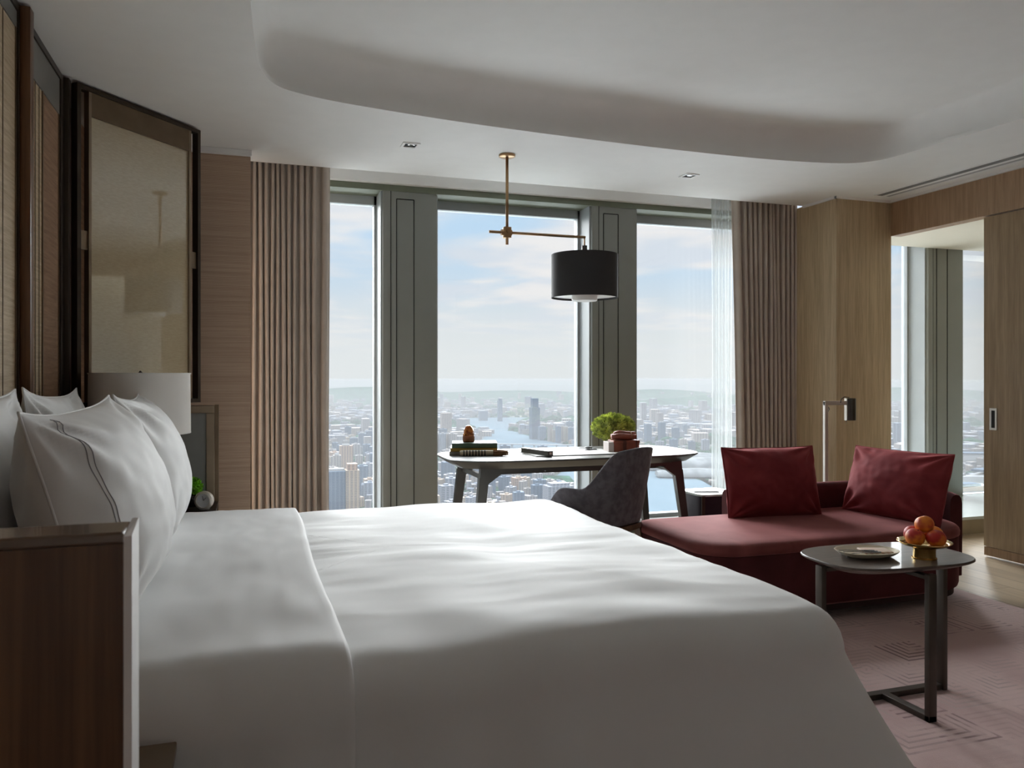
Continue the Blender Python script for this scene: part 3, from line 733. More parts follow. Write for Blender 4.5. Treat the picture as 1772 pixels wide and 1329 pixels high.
# turned-back sheet across the head end
def foldover():
    x0, x1 = -0.42, 0.225
    sec = []
    ys0, ys1, zt, R = 1.795, 4.135, 0.622, 0.17
    for k in range(31): t = k / 30; sec.append((ys0 - 0.15 * (1 - t) ** 1.2, 0.06 + (zt - R - 0.06) * t))
    for k in range(1, 13): a = k / 12 * PI / 2; sec.append((ys0 + R * (1 - math.cos(a)), zt - R + R * math.sin(a)))
    for k in range(1, 60): t = k / 60; sec.append((ys0 + R + (ys1 - ys0 - 2 * R) * t, zt + 0.030 * math.sin(PI * t)))
    for k in range(13): a = k / 12 * PI / 2; sec.append((ys1 - R * (1 - math.sin(a)), zt - R + R * math.cos(a)))
    for k in range(1, 31): t = k / 30; sec.append((ys1 + 0.08 * t, zt - R - (zt - R - 0.06) * t))
    rows = []
    NX = 44
    prof = [(x0 + (x1 - x0 - 0.012) * k / NX, 0.0) for k in range(NX + 1)] + [(x1 - 0.004, -0.003), (x1, -0.010), (x1 - 0.002, -0.020), (x1 - 0.012, -0.026), (x1 - 0.06, -0.028)]
    for (x, dn) in prof:
        row = []
        for i, (y, z) in enumerate(sec):
            # inward normal of the section
            a, b = sec[max(0, i - 1)], sec[min(len(sec) - 1, i + 1)]
            ty, tz = b[0] - a[0], b[1] - a[1]; l = math.hypot(ty, tz); ny, nz = -tz / l, ty / l
            wv = 0.010 * fbm((x * 1.3, y * 1.5 + 8, z * 2), 1.8, 2) + 0.004 * fbm((x * 5, y * 2, z * 2), 2.0, 2)
            k_ = dn + wv
            if z < zt - R and y < 2.5:
                q_ = min(1.0, max(0.0, (x + 0.16) / 0.34)); q_ = q_ * q_ * (3 - 2 * q_); y = ys0 - (ys0 - y) * q_; k_ *= .3 + .7 * q_
            xx = x + (0.010 * math.sin(y * 3.1 + z * 4) if x > 0.1 else 0)
            row.append((xx, y + ny * k_ - bed_loc.y, z + nz * k_))
        rows.append(row)
    return MB().grid(rows)
foldover().build('turned_back_sheet', M_SHEET, bed, smooth=True)

# ---- pillows
def pillow_pts(W_, H_, T_, u, v, side, seed, ear=0.05, full=2.2):
    """u,v in -1..1; side +1/-1; local: x = across thickness, y = width, z = height"""
    fl = max(0.0, (1 - abs(u) ** full)) ** 0.60 * max(0.0, (1 - abs(v) ** full)) ** 0.60
    y = W_ / 2 * u * (1 - ear * (1 - u * u * v * v) * (abs(v) < 2) * (1 - v * v * 0.0) * (1 - abs(v) ** 3))
    z = H_ / 2 * v * (1 - ear * 1.6 * (1 - abs(u) ** 3))
    e = min(1.0, 6 * fl)
    wr = 0.012 * noise.noise(Vector((u * 2.2 + seed, v * 2.0, side))) + 0.006 * noise.noise(Vector((u * 7 + seed, v * 5, side * 2)))
    # creases that radiate from the corners
    for cu in (-1, 1):
        for cv in (-1, 1):
            du, dv = u - cu, v - cv; rr_ = math.hypot(du, dv); an = math.atan2(dv, du)
            wr += 0.015 * math.exp(-((rr_ - 0.42) / 0.28) ** 2) * math.sin(an * 11 + seed + cu * 2 + cv)
    x = side * T_ / 2 * fl + wr * e * 0.75 * side
    return x, y, z
def pillow(name, label, loc, rot, W_, H_, T_, seed, mat, cat, group=None, lines=False, ear=0.05, nu=56, piping=None):
    o = bpy.data.objects.new(name, None)
    vs, fs = [], []
    idx = {}
    for side in (1, -1):
        for i in range(nu + 1):
            for j in range(nu + 1):
                u, v = -1 + 2 * i / nu, -1 + 2 * j / nu
                u = math.sin(u * PI / 2) * .5 + u * .5; v = math.sin(v * PI / 2) * .5 + v * .5
                edge = i in (0, nu) or j in (0, nu)
                if edge and (1, i, j) in idx and side == -1: idx[(-1, i, j)] = idx[(1, i, j)]; continue
                idx[(side, i, j)] = len(vs); vs.append(pillow_pts(W_, H_, T_, u, v, side, seed, ear))
        for i in range(nu):
            for j in range(nu):
                q = [idx[(side, i, j)], idx[(side, i + 1, j)], idx[(side, i + 1, j + 1)], idx[(side, i, j + 1)]]
                fs.append(tuple(q if side == 1 else q[::-1]))
    body = MB().add(vs, fs)
    t = thing(name, label, cat, loc, 0, group); t.rotation_euler = rot
    body.build('cushion_body', mat, t, smooth=True)
    per = []
    for k in range(161):
        s_ = k / 160 * 4; q = int(s_) % 4; f = s_ - int(s_) if k < 160 else 0.0
        if q == 0: u, v = -1 + 2 * f, -1
        elif q == 1: u, v = 1, -1 + 2 * f
        elif q == 2: u, v = 1 - 2 * f, 1
        else: u, v = -1, 1 - 2 * f
        per.append(pillow_pts(W_, H_, T_, u, v, 1, seed, ear))
    MB().tube(per, 0.0035, 6, cap=False).build('seam', piping or mat, t, smooth=True)
    if lines:
        for dv in (0.0, 0.028):
            pts = []
            for k in range(60):
                v = -0.93 + 1.86 * k / 59; u = -0.80 + dv
                x, y, z = pillow_pts(W_, H_, T_, u, v, 1, seed, ear); pts.append((x + 0.0006, y, z))
            MB().tube(pts, 0.0014, 5).build('stitch_line', M_STITCH, t, smooth=True)
    return t
R = math.radians
# local x points out of the face; lean back = rotate about y by -angle (top goes to -x)
pillow('pillow', 'white pillow nearest the camera with double grey stitched line', (-0.385, 2.52, 0.895), (R(1), R(-15), R(-3)), 0.94, 0.60, 0.34, 1.3, M_PILLOW, 'pillow', lines=True, ear=0.055)
pillow('pillow', 'white plump pillow in front on the far half of the bed', (-0.375, 3.53, 0.895), (R(-1), R(-15), R(2)), 0.92, 0.60, 0.30, 4.4, M_PILLOW, 'pillow', ear=0.055)
pillow('pillow', 'white back pillow at the left picture edge against the headboard', (-0.66, 2.49, 0.905), (R(-1), R(-6), R(2)), 0.92, 0.64, 0.17, 7.7, M_PILLOW, 'pillow', ear=0.06)
pillow('pillow', 'white back pillow with raised corners behind the far front pillow', (-0.66, 3.40, 0.895), (R(-1), R(-6), R(-2)), 0.74, 0.64, 0.17, 9.2, M_PILLOW, 'pillow', ear=0.07)

# ---- nightstands
ns = thing('nightstand', 'low bronze nightstand tucked between the near wing partition and bed', 'nightstand', (-0.45, 1.46, 0))
MB().box(-0.31, 0.315, -0.325, 0.32, 0.485, 0.505, 0.003).build('tabletop', M_BRONZE_RAIL, ns)
MB().box(-0.31, 0.30, -0.315, 0.30, 0.0, 0.485, 0.003).build('body', M_DBRONZE, ns)
ns = thing('nightstand', 'far nightstand in dark bronze carrying the lamp and clock', 'nightstand', (-0.45, 4.545, 0))
MB().box(-0.31, 0.30, -0.32, 0.315, 0.520, 0.540, 0.003).build('tabletop', M_DBRONZE, ns)
MB().box(-0.31, 0.29, -0.30, 0.30, 0.0, 0.520, 0.003).build('body', M_WALNUT, ns)
MB().box(-0.02, 0.29, -0.306, -0.298, 0.30, 0.46, 0.002).build('drawer', M_WALNUT, ns)
# table lamp
tl = thing('table_lamp', 'table lamp with a wide white drum shade behind the pillows', 'lamp', (-0.485, 4.235, 0.540))
MB().lathe([(0, 0), (.075, 0), (.075, .018), (.02, .03), (.014, .05), (.014, .48), (0, .48)], n=40).build('lamp_base', M_BRASS, tl, angle=40)
def drum(r0, r1, z0, z1, th=0.003, n=72):
    return MB().lathe([(r0, z0), (r1, z1), (r1 - th, z1), (r0 - th, z0), (r0, z0)], n=n)
drum(.228, .225, .438, .731).build('lamp_shade', M_SHADE, tl, angle=40)
m = MB(); 
for z in (.438, .727): MB().lathe([(.2285, z), (.2285, z + .006), (.223, z + .006), (.223, z), (.2285, z)], n=72).build('shade_rim', M_OPAL, tl, angle=40)
m = MB()
for a in (0, 2 * PI / 3, 4 * PI / 3): m.tube([(0, 0, .720), (.223 * math.cos(a), .223 * math.sin(a), .720)], .002, 6)
m.build('spider', M_DBRONZE, tl)
MB().lathe([(0, .475), (.01, .475), (.01, .720), (.006, .725), (.010, .733), (.004, .743), (0, .745)], n=20).build('finial', M_DBRONZE, tl, smooth=True)
# clock
ck = thing('desk_clock', 'small round bedside clock in a pale metal ring', 'clock', (-0.205, 4.60, 0.540)); ck.scale = (.8, .8, .8); ck.rotation_euler = (0, 0, R(-22))
Mx = Matrix.Rotation(PI / 2, 4, 'X')
def disc(prof, z, n=48): return MB().lathe(prof, (0, 0, z), n, Mx)
disc([(.046, .0), (.058, .0), (.062, .012), (.062, .04), (.05, .05), (.046, .05), (.046, 0)], .062).build('clock_case', M_NICKEL, ck, angle=40)
disc([(0, .034), (.047, .034), (.047, .02), (0, .02)], .062).build('clock_face', M_CLOCKF, ck, angle=40)
m = MB(); m.bar((0, -.036, .062), (.018, -.036, .082), (.004, .002), (.003, .002)); m.bar((0, -.036, .062), (-.006, -.036, .092), (.003, .002), (.002, .002)); m.build('clock_hands', M_BLACKPL, ck)
MB().box(-.03, .03, -.03, 0, 0, .006).build('clock_foot', M_NICKEL, ck)
def moss_ball(name, label, loc, rx, ry, rz_, mat, nblade, blade, seed, vase=None, cat='plant'):
    t = thing(name, label, cat, loc)
    rnd = random.Random(seed); m = MB(); core = MB()
    b = bmesh.new(); bmesh.ops.create_icosphere(b, subdivisions=4, radius=1.0)
    for v_ in b.verts:
        d_ = v_.co.normalized(); k = 1 + 0.10 * noise.noise(d_ * 3 + Vector((seed, 0, 0))) + 0.06 * noise.noise(d_ * 9)
        if d_.z < -0.35: k *= 0.85
        v_.co = Vector((d_.x * rx * k * .9, d_.y * ry * k * .9, d_.z * rz_ * k * .9))
    core.bm(b); 
    for _ in range(nblade):
        d_ = Vector((rnd.gauss(0, 1), rnd.gauss(0, 1), rnd.gauss(0, 1))).normalized()
        k = (1 + 0.10 * noise.noise(d_ * 3 + Vector((seed, 0, 0)))) * rnd.uniform(.84, .97)
        p0 = Vector((d_.x * rx * k, d_.y * ry * k, d_.z * rz_ * k)); s1 = d_.cross(Vector((rnd.random(), rnd.random(), rnd.random()))).normalized()
        dd = (d_ + Vector((rnd.gauss(0, .4), rnd.gauss(0, .4), rnd.gauss(0, .4)))).normalized(); L_ = blade * rnd.uniform(.6, 1.3)
        p1 = p0 + dd * L_ * .6 + s1 * L_ * .25; p2 = p0 + dd * L_; q = p0 + dd * L_ * .6 - s1 * L_ * .25
        up = d_.cross(s1) * L_ * .18
        m.add([p0, p1 + up, p2, q + up], [(0, 1, 2, 3)])
    zc = rz_ * 0.8
    core.add(m.v, m.f).build('foliage', mat, t, loc=(0, 0, 0), fix=False)
    return t
mp = moss_ball('potted_moss', 'small bright green moss plant in a dark pot behind the clock', (-0.29, 4.72, 0.540), .055, .055, .045, M_LEAF2, 900, .02, 3)
for ch in [x for x in bpy.data.objects if x.parent == mp]: ch.location = (0, 0, .105)
MB().lathe([(0, 0), (.035, 0), (.048, .04), (.045, .075), (.038, .075), (0, .07)], n=32).build('pot', M_BLACKGLAZE, mp, smooth=True)

# ================================================================== PENDANT
pd = thing('pendant_lamp', 'brass ceiling pendant with offset arm and black drum shade', 'lamp', (1.56, 4.76, CEIL))
MB().lathe([(0, -.001), (.052, -.001), (.052, -.012), (.046, -.016), (0, -.016)], n=48).build('canopy', M_BRASS, pd, angle=40)
MB().tube([(0, 0, -.014), (0, 0, -.565)], .0095, 14).build('drop_rod', M_BRASS, pd, smooth=True)
m = MB(); m.box(-.024, .024, -.020, .020, -.525, -.455, .004); m.tube([(-.04, 0, -.49), (.03, 0, -.49)], .019, 16); m.tube([(0, -.034, -.48), (0, .034, -.48)], .014, 14)
m.build('pivot_joint', M_BRASS, pd, angle=35)
MB().tube([(-.118, 0, -.490), (.535, 0, -.490)], .0088, 14).build('arm', M_BRASS, pd, smooth=True)
MB().tube([(.530, 0, -.484), (.530, 0, -.57)], .005, 10).build('stem', M_BRASS, pd, smooth=True)
MB().lathe([(0, -.545), (.018, -.545), (.018, -.60), (.024, -.60), (.024, -.615), (0, -.615)], (.53, 0, 0), 24).build('socket', M_DKNICKEL, pd, angle=40)
m = MB().lathe([(.2165, -.885), (.2165, -.605), (.213, -.605), (.213, -.885), (.2165, -.885)], (.53, 0, 0), 72); m.lathe([(0, -.612), (.214, -.612), (.214, -.608), (0, -.608)], (.53, 0, 0), 72)
m.build('lamp_shade', M_BLACK, pd, angle=40)
MB().lathe([(.186, -.872), (.213, -.872), (.213, -.868), (.082, -.868), (.082, -.872), (.186, -.872)], (.53, 0, 0), 64).build('inner_disc', M_OPAL, pd, angle=40)
MB().lathe([(0, -.905), (.078, -.905), (.083, -.90), (.083, -.70), (0, -.70)], (.53, 0, 0), 48).build('diffuser', M_OPAL, pd, angle=40)

# ================================================================== DESK
dk = thing('writing_desk', 'slim dark writing desk with rounded corners before the windows', 'desk', (2.03, 4.88, 0))
top = superell(0, 0, 0.86, 0.385, 4.2, 96)
# profile: chamfered underside
MB().prism(top, [(.075, .695), (.004, .738), (0, .742), (0, .748), (.002, .750)]).build('tabletop', M_DESKWOOD, dk, angle=30)
MB().prism(inset(top, .012), [(0, .7502), (0, .7515)]).build('leather_top', M_DESKTOP, dk, angle=30)
for sx_ in (-1, 1):
    for sy_ in (-1, 1):
        m = MB(); tx, ty = sx_ * 0.665, sy_ * 0.255
        m.bar((tx * .93, ty, .700), (tx, ty, .62), (.150, .04), (.062, .042), up=(0, 1, 0))
        m.bar((tx, ty, .64), (tx + sx_ * .075, ty + sy_ * .035, 0.0), (.060, .042), (.040, .034), up=(0, 1, 0))
        m.build('leg', M_DESKWOOD, dk)
MB().box(-.64, .64, -.012, .012, .625, .645).build('stretcher', M_DESKWOOD, dk)
for sx_ in (-1, 1): MB().box(sx_ * .655 - .012, sx_ * .655 + .012, -.25, .25, .625, .655).build('cross_rail', M_DESKWOOD, dk)
for x in (-.25, .25): MB().box(x - .012, x + .012, -.26, .26, .665, .694).build('under_rail', M_DESKWOOD, dk)
MB().box(-.60, .60, -.275, -.26, .672, .695).build('front_rail', M_DESKWOOD, dk)
DT = 0.7516
# books
def book(name, label, loc, rz, w, d_, h, cover, spine_back=True):
    t = thing(name, label, 'book', loc, rz)
    m = MB(); m.box(-w / 2, w / 2, -d_ / 2, d_ / 2, 0, .003); m.box(-w / 2, w / 2, -d_ / 2, d_ / 2, h - .003, h); m.box(-w / 2, w / 2, -d_ / 2, -d_ / 2 + .003, 0, h)
    m.build('cover', cover, t); MB().box(-w / 2 + .004, w / 2 - .004, -d_ / 2 + .003, d_ / 2 - .004, .003, h - .003).build('pages', M_PAGES, t)
    return t
M_WB = plain('patterned_cover', (0.30, 0.30, 0.25), .5)
book('book', 'pale grey hardback at the bottom of the desk stack', (1.41, 5.02, DT), R(-16), .30, .24, .022, M_WB)
book('book', 'yellow hardback in the middle of the desk stack', (1.415, 5.02, DT + .0225), R(-15), .30, .235, .022, M_YELBOOK)
book('book', 'green hardback topmost of the desk stack under the amber figure', (1.42, 5.02, DT + .045), R(-15), .29, .23, .030, M_GREENBOOK)
# striped scroll brush with tassel
sc_ = thing('calligraphy_brush', 'bone brush with dark bands and tan bristles lying before the books', 'brush', (1.43, 4.84, DT + .018), R(-14))
MB().lathe([(0, -.15), (.015, -.15), (.0175, -.14), (.0175, .06), (0, .06)], n=24, M=Matrix.Rotation(PI / 2, 4, 'Y')).build('handle', M_BONE, sc_, angle=40)
m = MB()
for k in range(8): m.lathe([(.0182, -.13 + k * .019), (.0182, -.121 + k * .019)], n=24, M=Matrix.Rotation(PI / 2, 4, 'Y'))
m.build('dark_bands', M_DKBAND, sc_, smooth=True)
m = MB(); rnd = random.Random(4)
for k in range(46):
    a = rnd.uniform(0, 2 * PI); r = .015 * math.sqrt(rnd.random())
    m.tube([(.055, r * math.cos(a), r * math.sin(a)), (.10, 1.3 * r * math.cos(a), 1.25 * r * math.sin(a)), (.15 + rnd.uniform(-.012, .01), 1.2 * r * math.cos(a), .9 * r * math.sin(a) )], .0026, 5)
m.build('bristles', M_TASSEL, sc_, smooth=True)
# amber dome ornament
ab = thing('amber_figurine', 'small domed amber carving standing on the green book', 'ornament', (1.385, 5.035, DT + .0755))
pr = [(0, 0), (.036, 0), (.038, .006)]
for k in range(1, 15): z = k / 14; pr.append((.038 * math.sqrt(max(0, 1 - z ** 3.0)), .006 + .104 * z))
m = MB().lathe(pr, n=48)
m.v = [tuple(Vector(v_) + Vector((v_[0], v_[1], 0)) * (0.16 * noise.noise(Vector(v_) * 55)) ) if .045 < v_[2] < .105 else v_ for v_ in m.v]
m.build('carving', M_AMBER, ab, smooth=True)
MB().lathe([(.0385, .004), (.0392, .008), (.0392, .036), (.0385, .04), (.03, .04)], n=48).build('plinth_band', plain('terracotta_band', (.33, .10, .035), .5), ab, smooth=True)
# writing pad and bar
wp = thing('writing_pad', 'thin white writing pad with grey edge flat on the desk', 'notepad', (2.02, 4.83, DT), R(0))
MB().box(-.30, .30, -.17, .17, 0, .003).build('backing', M_DKNICKEL, wp)
MB().box(-.295, .295, -.165, .165, .003, .006).build('sheet', M_PAPER, wp)
bt = thing('pen_box', 'narrow grey metal pen box lying across the writing pad', 'box', (1.77, 4.79, DT + .0062), R(105))
MB().box(-.15, .15, -.020, .020, 0, .030, .002).build('box_body', M_PEWTER, bt)
MB().box(-.1515, -.150, -.008, .008, .008, .022).build('end_badge', M_NICKEL, bt)
# scissors
sc2 = thing('scissors', 'black-handled scissors lying on the desk beside the glass vase', 'scissors', (2.26, 4.93, DT + .002), R(-25))
for s_ in (-1, 1):
    m = MB(); m.tube([(-.06 + .020 * math.cos(a), s_ * .022 + .016 * math.sin(a), .006 + (.010 if s_ > 0 else 0)) for a in [k / 20 * 2 * PI for k in range(21)]], .005, 8, cap=False)
    m.tube([(-.042, s_ * .018, .008), (-.005, 0, .004)], .005, 8); m.build('handle', M_BLACKPL, sc2, smooth=True)
    MB().bar((-.01, 0, .003), (.085, s_ * .006, .001), (.013, .003), (.002, .002)).build('blade', M_STEEL, sc2)
# bouquet in glass vase
bq = thing('glass_vase_bouquet', 'dense lime green moss bouquet in a clear glass vase on the desk', 'plant', (2.44, 5.06, DT))
MB().lathe([(0, 0), (.058, 0), (.058, .115), (.055, .115), (.055, .005), (0, .005)], n=48).build('vase', M_VASE, bq, angle=40)
m = MB(); rnd = random.Random(11)
for k in range(22):
    a = rnd.uniform(0, 2 * PI); r = .035 * rnd.random()
    m.tube([(r * math.cos(a) * .6, r * math.sin(a) * .6, .008), (r * math.cos(a + 1), r * math.sin(a + 1), .13)], .003, 6)
m.build('stems', plain('stem_green', (.10, .20, .05), .6), bq, smooth=True)
tmp = moss_ball('tmp', 'x', (0, 0, 0), .145, .13, .085, M_LEAF, 5200, .022, 21)
for ch in [x for x in bpy.data.objects if x.parent == tmp]: ch.parent = bq; ch.location = (0.0, 0, .148)
bpy.data.objects.remove(tmp)
bx = thing('leather_box', 'brick red leather gift box with cream end on the desk', 'box', (2.38, 4.80, DT), R(-8))
MB().box(-.075, .10, -.06, .06, 0, .072, .003).build('box_body', M_BRICK, bx)
MB().box(-.112, -.075, -.06, .06, 0, .070, .003).build('cream_end', M_CREAMBOX, bx)
MB().box(-.078, .103, -.063, .063, .060, .080, .003).build('lid', M_BRICK, bx)
for a_, b_ in ((-.012, .010), (.075, .082)): MB().box(a_, b_, -.0645, -.0595, 0, .0815).build('strap', M_BRICK_D, bx)
rl = thing('leather_roll', 'rolled red brown leather pouch lying on the red box', 'pouch', (2.385, 4.80, DT + .080), R(-8))
m = MB(); n_ = 14
for k in range(3):
    yo, zo = ((-.024, .022), (.024, .022), (0, .038))[k]
    m.tube([(-.085 + .012 * k, yo, zo), (-.03, yo, zo + .004), (.03, yo, zo - .001), (.085, yo, zo)], [.016, .022, .021, .017], 14)
m.build('roll', M_BRICK, rl, smooth=True)
MB().tube([(.05, .046 * math.cos(a), .026 + .030 * math.sin(a)) for a in [k / 24 * 2 * PI for k in range(25)]], .003, 6, cap=False).build('tie', M_TASSEL, rl, smooth=True)

# ================================================================== CHAIR
ch = thing('desk_chair', 'charcoal upholstered tub chair turned away at the desk', 'chair', (1.875, 4.10, 0), R(-58))
# local +x is the back direction
def shell():
    rows_o, rows_i = [], []
    NA, NZ = 64, 22
    for k in range(NA + 1):
        ph = -R(128) + 2 * R(128) * k / NA; a = abs(ph)
        def ss(e0, e1, x): t = min(1, max(0, (x - e0) / (e1 - e0))); return t * t * (3 - 2 * t)
        ht = .865 - .205 * ss(R(30), R(74), a) - .10 * ss(R(92), R(128), a) ** 1.5 - .012 * (a / R(30)) ** 2 * (a < R(30)) - .012 * (a >= R(30))
        zb = .452
        ro, ri = [], []
        for j in range(NZ + 1):
            t = j / NZ; z = zb + (ht - zb) * t
            fl = .225 + .068 * ((z - zb) / .41) ** 0.9
            rx_ = fl * 1.0; ry_ = fl * 1.06
            pwr = 2.5
            c, s_ = math.cos(ph), math.sin(ph); q = (abs(c) ** pwr + abs(s_) ** pwr) ** (-1 / pwr)
            X, Y = rx_ * q * c, ry_ * q * s_
            if a > R(90): X *= 1.15
            th = .036 * (1 - .5 * t ** 3)
            ro.append((X, Y, z)); ri.append((X * (1 - th / .28), Y * (1 - th / .28), z - .002 * t))
        rows_o.append(ro); rows_i.append(ri)
    m = MB()
    sec = []
    for ro, ri in zip(rows_o, rows_i):
        tp, tq = Vector(ro[-1]), Vector(ri[-1]); mid = (tp + tq) / 2 + Vector((0, 0, .009))
        sec.append(ro + [tuple(tp.lerp(mid, .6) + Vector((0, 0, .003))), tuple(mid), tuple(tq.lerp(mid, .6) + Vector((0, 0, .003)))] + ri[::-1] + [ro[0]])
    m.grid(sec)
    n_ = len(sec[0]) - 1
    m.add([p for p in sec[0][:-1]], [tuple(range(n_))]); m.add([p for p in sec[-1][:-1]], [tuple(range(n_ - 1, -1, -1))])
    return m
m = shell(); b = bmesh.new(); me = bpy.data.meshes.new('t'); me.from_pydata(m.v, [], m.f); b.from_mesh(me); bmesh.ops.remove_doubles(b, verts=b.verts, dist=1e-5); m2 = MB(); m2.bm(b)
m2.build('backrest', M_CHAIR, ch, angle=60)
MB().prism(superell(-.03, 0, .235, .235, 3.2, 48), [(.02, .40), (0, .415), (0, .47), (.012, .485), (.05, .49)]).build('seat', M_SEATPAD, ch, angle=50)
MB().prism(superell(-.005, 0, .235, .24, 2.6, 64), [(.0, .415), (0, .445)]).build('seat_frame', M_CHWOOD, ch, angle=40)
for sx_, sy_ in ((-1, -1), (-1, 1), (1, -1), (1, 1)):
    MB().bar((sx_ * .165, sy_ * .165, .43), (sx_ * .215, sy_ * .215, 0), (.038, .030), (.022, .020)).build('leg', M_CHWOOD, ch)

# ================================================================== SIDE BOX near the window
sb = thing('leather_side_box', 'dark plum leather side box with a small copper plate', 'side table', (3.05, 4.80, 0), R(0))
MB().prism(superell(0, 0, .155, .15, 6, 56), [(.01, 0.01), (0, .02), (0, .44), (.003, .446)]).build('body', M_LEATHERBOX, sb, angle=30)
MB().prism(superell(0, 0, .158, .153, 6, 56), [(.0, .446), (0, .456), (.003, .459)]).build('tabletop', plain('pale_lacquer_top', (.45, .50, .48), .25), sb, angle=30)
MB().box(.005, .075, -.154, -.149, .29, .36, .002).build('latch_plate', M_PLATEBRASS, sb)
for x in (-.1535, .128): MB().box(x, x + .025, -.1515, -.147, .02, .45).build('corner_strip', M_DBRONZE, sb)
nb = thing('notebook', 'thin dark notebook lying on the leather side box', 'notebook', (3.02, 4.81, .4592), R(-18))
MB().box(-.085, .085, -.055, .055, 0, .004).build('cover', M_BLACKPL, nb); MB().box(-.08, .08, -.05, .05, .004, .0055).build('page', M_PAPER, nb)

# ================================================================== SOFA
sf = thing('chaise_sofa', 'burgundy velvet chaise sofa with low wraparound back', 'sofa', (3.0, 3.75, 0))
def off(poly): return [(x - 3.0, y - 3.75) for x, y in poly]
plan = rrect(2.12, 3.86, 3.33, 4.14, [.20, .30, .20, .10], 12)
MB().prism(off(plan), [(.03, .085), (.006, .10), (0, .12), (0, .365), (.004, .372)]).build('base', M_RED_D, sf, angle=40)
MB().prism(off(plan), [(.006, .372), (-.004, .378), (-.006, .395), (-.002, .412), (.010, .424), (.030, .431), (.06, .434), (.09, .4355)]).build('seat', M_RED_SEAT, sf, angle=60)
MB().prism(off(inset(plan, .025)), [(0, .055), (0, .085)]).build('plinth', plain('dark_skirt', (.03, .012, .012), .8), sf, angle=40)
for x, y in ((2.25, 3.50), (2.25, 4.0), (3.68, 3.52), (3.68, 4.0)):
    MB().box(x - 3.03, x - 2.97, y - 3.78, y - 3.72, 0, .057, .003).build('leg', M_DBRONZE, sf)
# back: plan centre line swept with a rounded upright section
cl = [(2.76, 4.155)] + [(2.76 + 0.86 * k / 10, 4.155) for k in range(1, 11)]
for k in range(1, 13): a = k / 12 * PI / 2; cl.append((3.62 + .245 * math.sin(a), 4.155 - .245 * (1 - math.cos(a))))
cl += [(3.865 + .004 * k, 3.91 - .045 * k) for k in range(1, 9)]
def back():
    sec0 = [(-.055, .10), (-.060, .30), (-.060, .53), (-.052, .562), (-.030, .582), (0, .588), (.030, .582), (.050, .562), (.056, .53), (.056, .30), (.050, .10)]
    rows = []
    for i, (x, y) in enumerate(cl):
        a, b = cl[max(0, i - 1)], cl[min(len(cl) - 1, i + 1)]; tx, ty = b[0] - a[0], b[1] - a[1]; l = math.hypot(tx, ty); nx, ny = ty / l, -tx / l   # nx points inward (towards the seat)
        end = min(1, min(i, len(cl) - 1 - i) / 2.0); sh = 1 if end >= 1 else .86
        rows.append([(x - nx * q * sh * -1 - 3.0, y - ny * q * sh * -1 - 3.75, z if end >= 1 else .10 + (z - .10) * (.965 if end < .4 else .99)) for q, z in sec0])
    m = MB(); m.grid(rows); n_ = len(sec0)
    m.add(rows[0], [tuple(range(n_))]); m.add(rows[-1], [tuple(range(n_ - 1, -1, -1))])
    m.grid([[r[0], r[-1]] for r in rows])
    b = bmesh.new(); me = bpy.data.meshes.new('t'); me.from_pydata(m.v, [], m.f); b.from_mesh(me); bmesh.ops.remove_doubles(b, verts=b.verts, dist=1e-5); q = MB(); q.bm(b); return q
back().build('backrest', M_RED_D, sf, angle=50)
pillow('throw_cushion', 'burgundy velvet cushion leaning on the sofa back, left of the two', (2.955, 3.985, .630), (R(0), R(-13), R(-96)), .60, .42, .25, 12.1, M_RED, 'cushion', ear=.025)
pillow('throw_cushion', 'burgundy velvet cushion leaning on the right arm of the sofa', (3.60, 3.70, .628), (R(0), R(-17), R(187)), .66, .41, .25, 15.5, M_RED, 'cushion', ear=.025)

# ================================================================== FLOOR LAMP
fl = thing('floor_lamp', 'slim nickel reading floor lamp with cylinder head behind the sofa', 'lamp', (3.71, 4.42, 0), 0)
MB().lathe([(0, 0), (.12, 0), (.12, .012), (.115, .016), (0, .016)], n=48).build('lamp_base', M_NICKEL, fl, angle=40)
MB().box(-.013, .013, -.011, .011, .016, 1.085, .001).build('pole', M_NICKEL, fl)
MB().box(-.013, .165, -.009, .009, 1.060, 1.088, .001).build('arm', M_NICKEL, fl)
MB().lathe([(.036, .955), (.036, 1.105), (.033, 1.105), (.033, .96), (0, .96)], (.205, 0, 0), 32).build('lamp_head', M_DKNICKEL, fl, angle=40)
MB().box(.165, .176, -.012, .012, .955, 1.105).build('head_mount', M_NICKEL, fl)
MB().tube([(.172, 0, .955), (.172, 0, .935)], .002, 6).build('switch', M_BLACKPL, fl)
m = MB(); m.tube([(.013, .012, .4), (.013, .012, 1.05), (.022, .012, 1.055), (.035, .012, 1.045), (.04, .012, 1.03), (.032, .012, 1.018), (.018, .012, 1.03)], .0028, 6)
m.tube([(.115, -.01, 1.075), (.12, -.01, 1.10), (.145, -.01, 1.116), (.19, -.005, 1.112)], .0026, 6)
m.build('cord', M_CORD, fl, smooth=True)

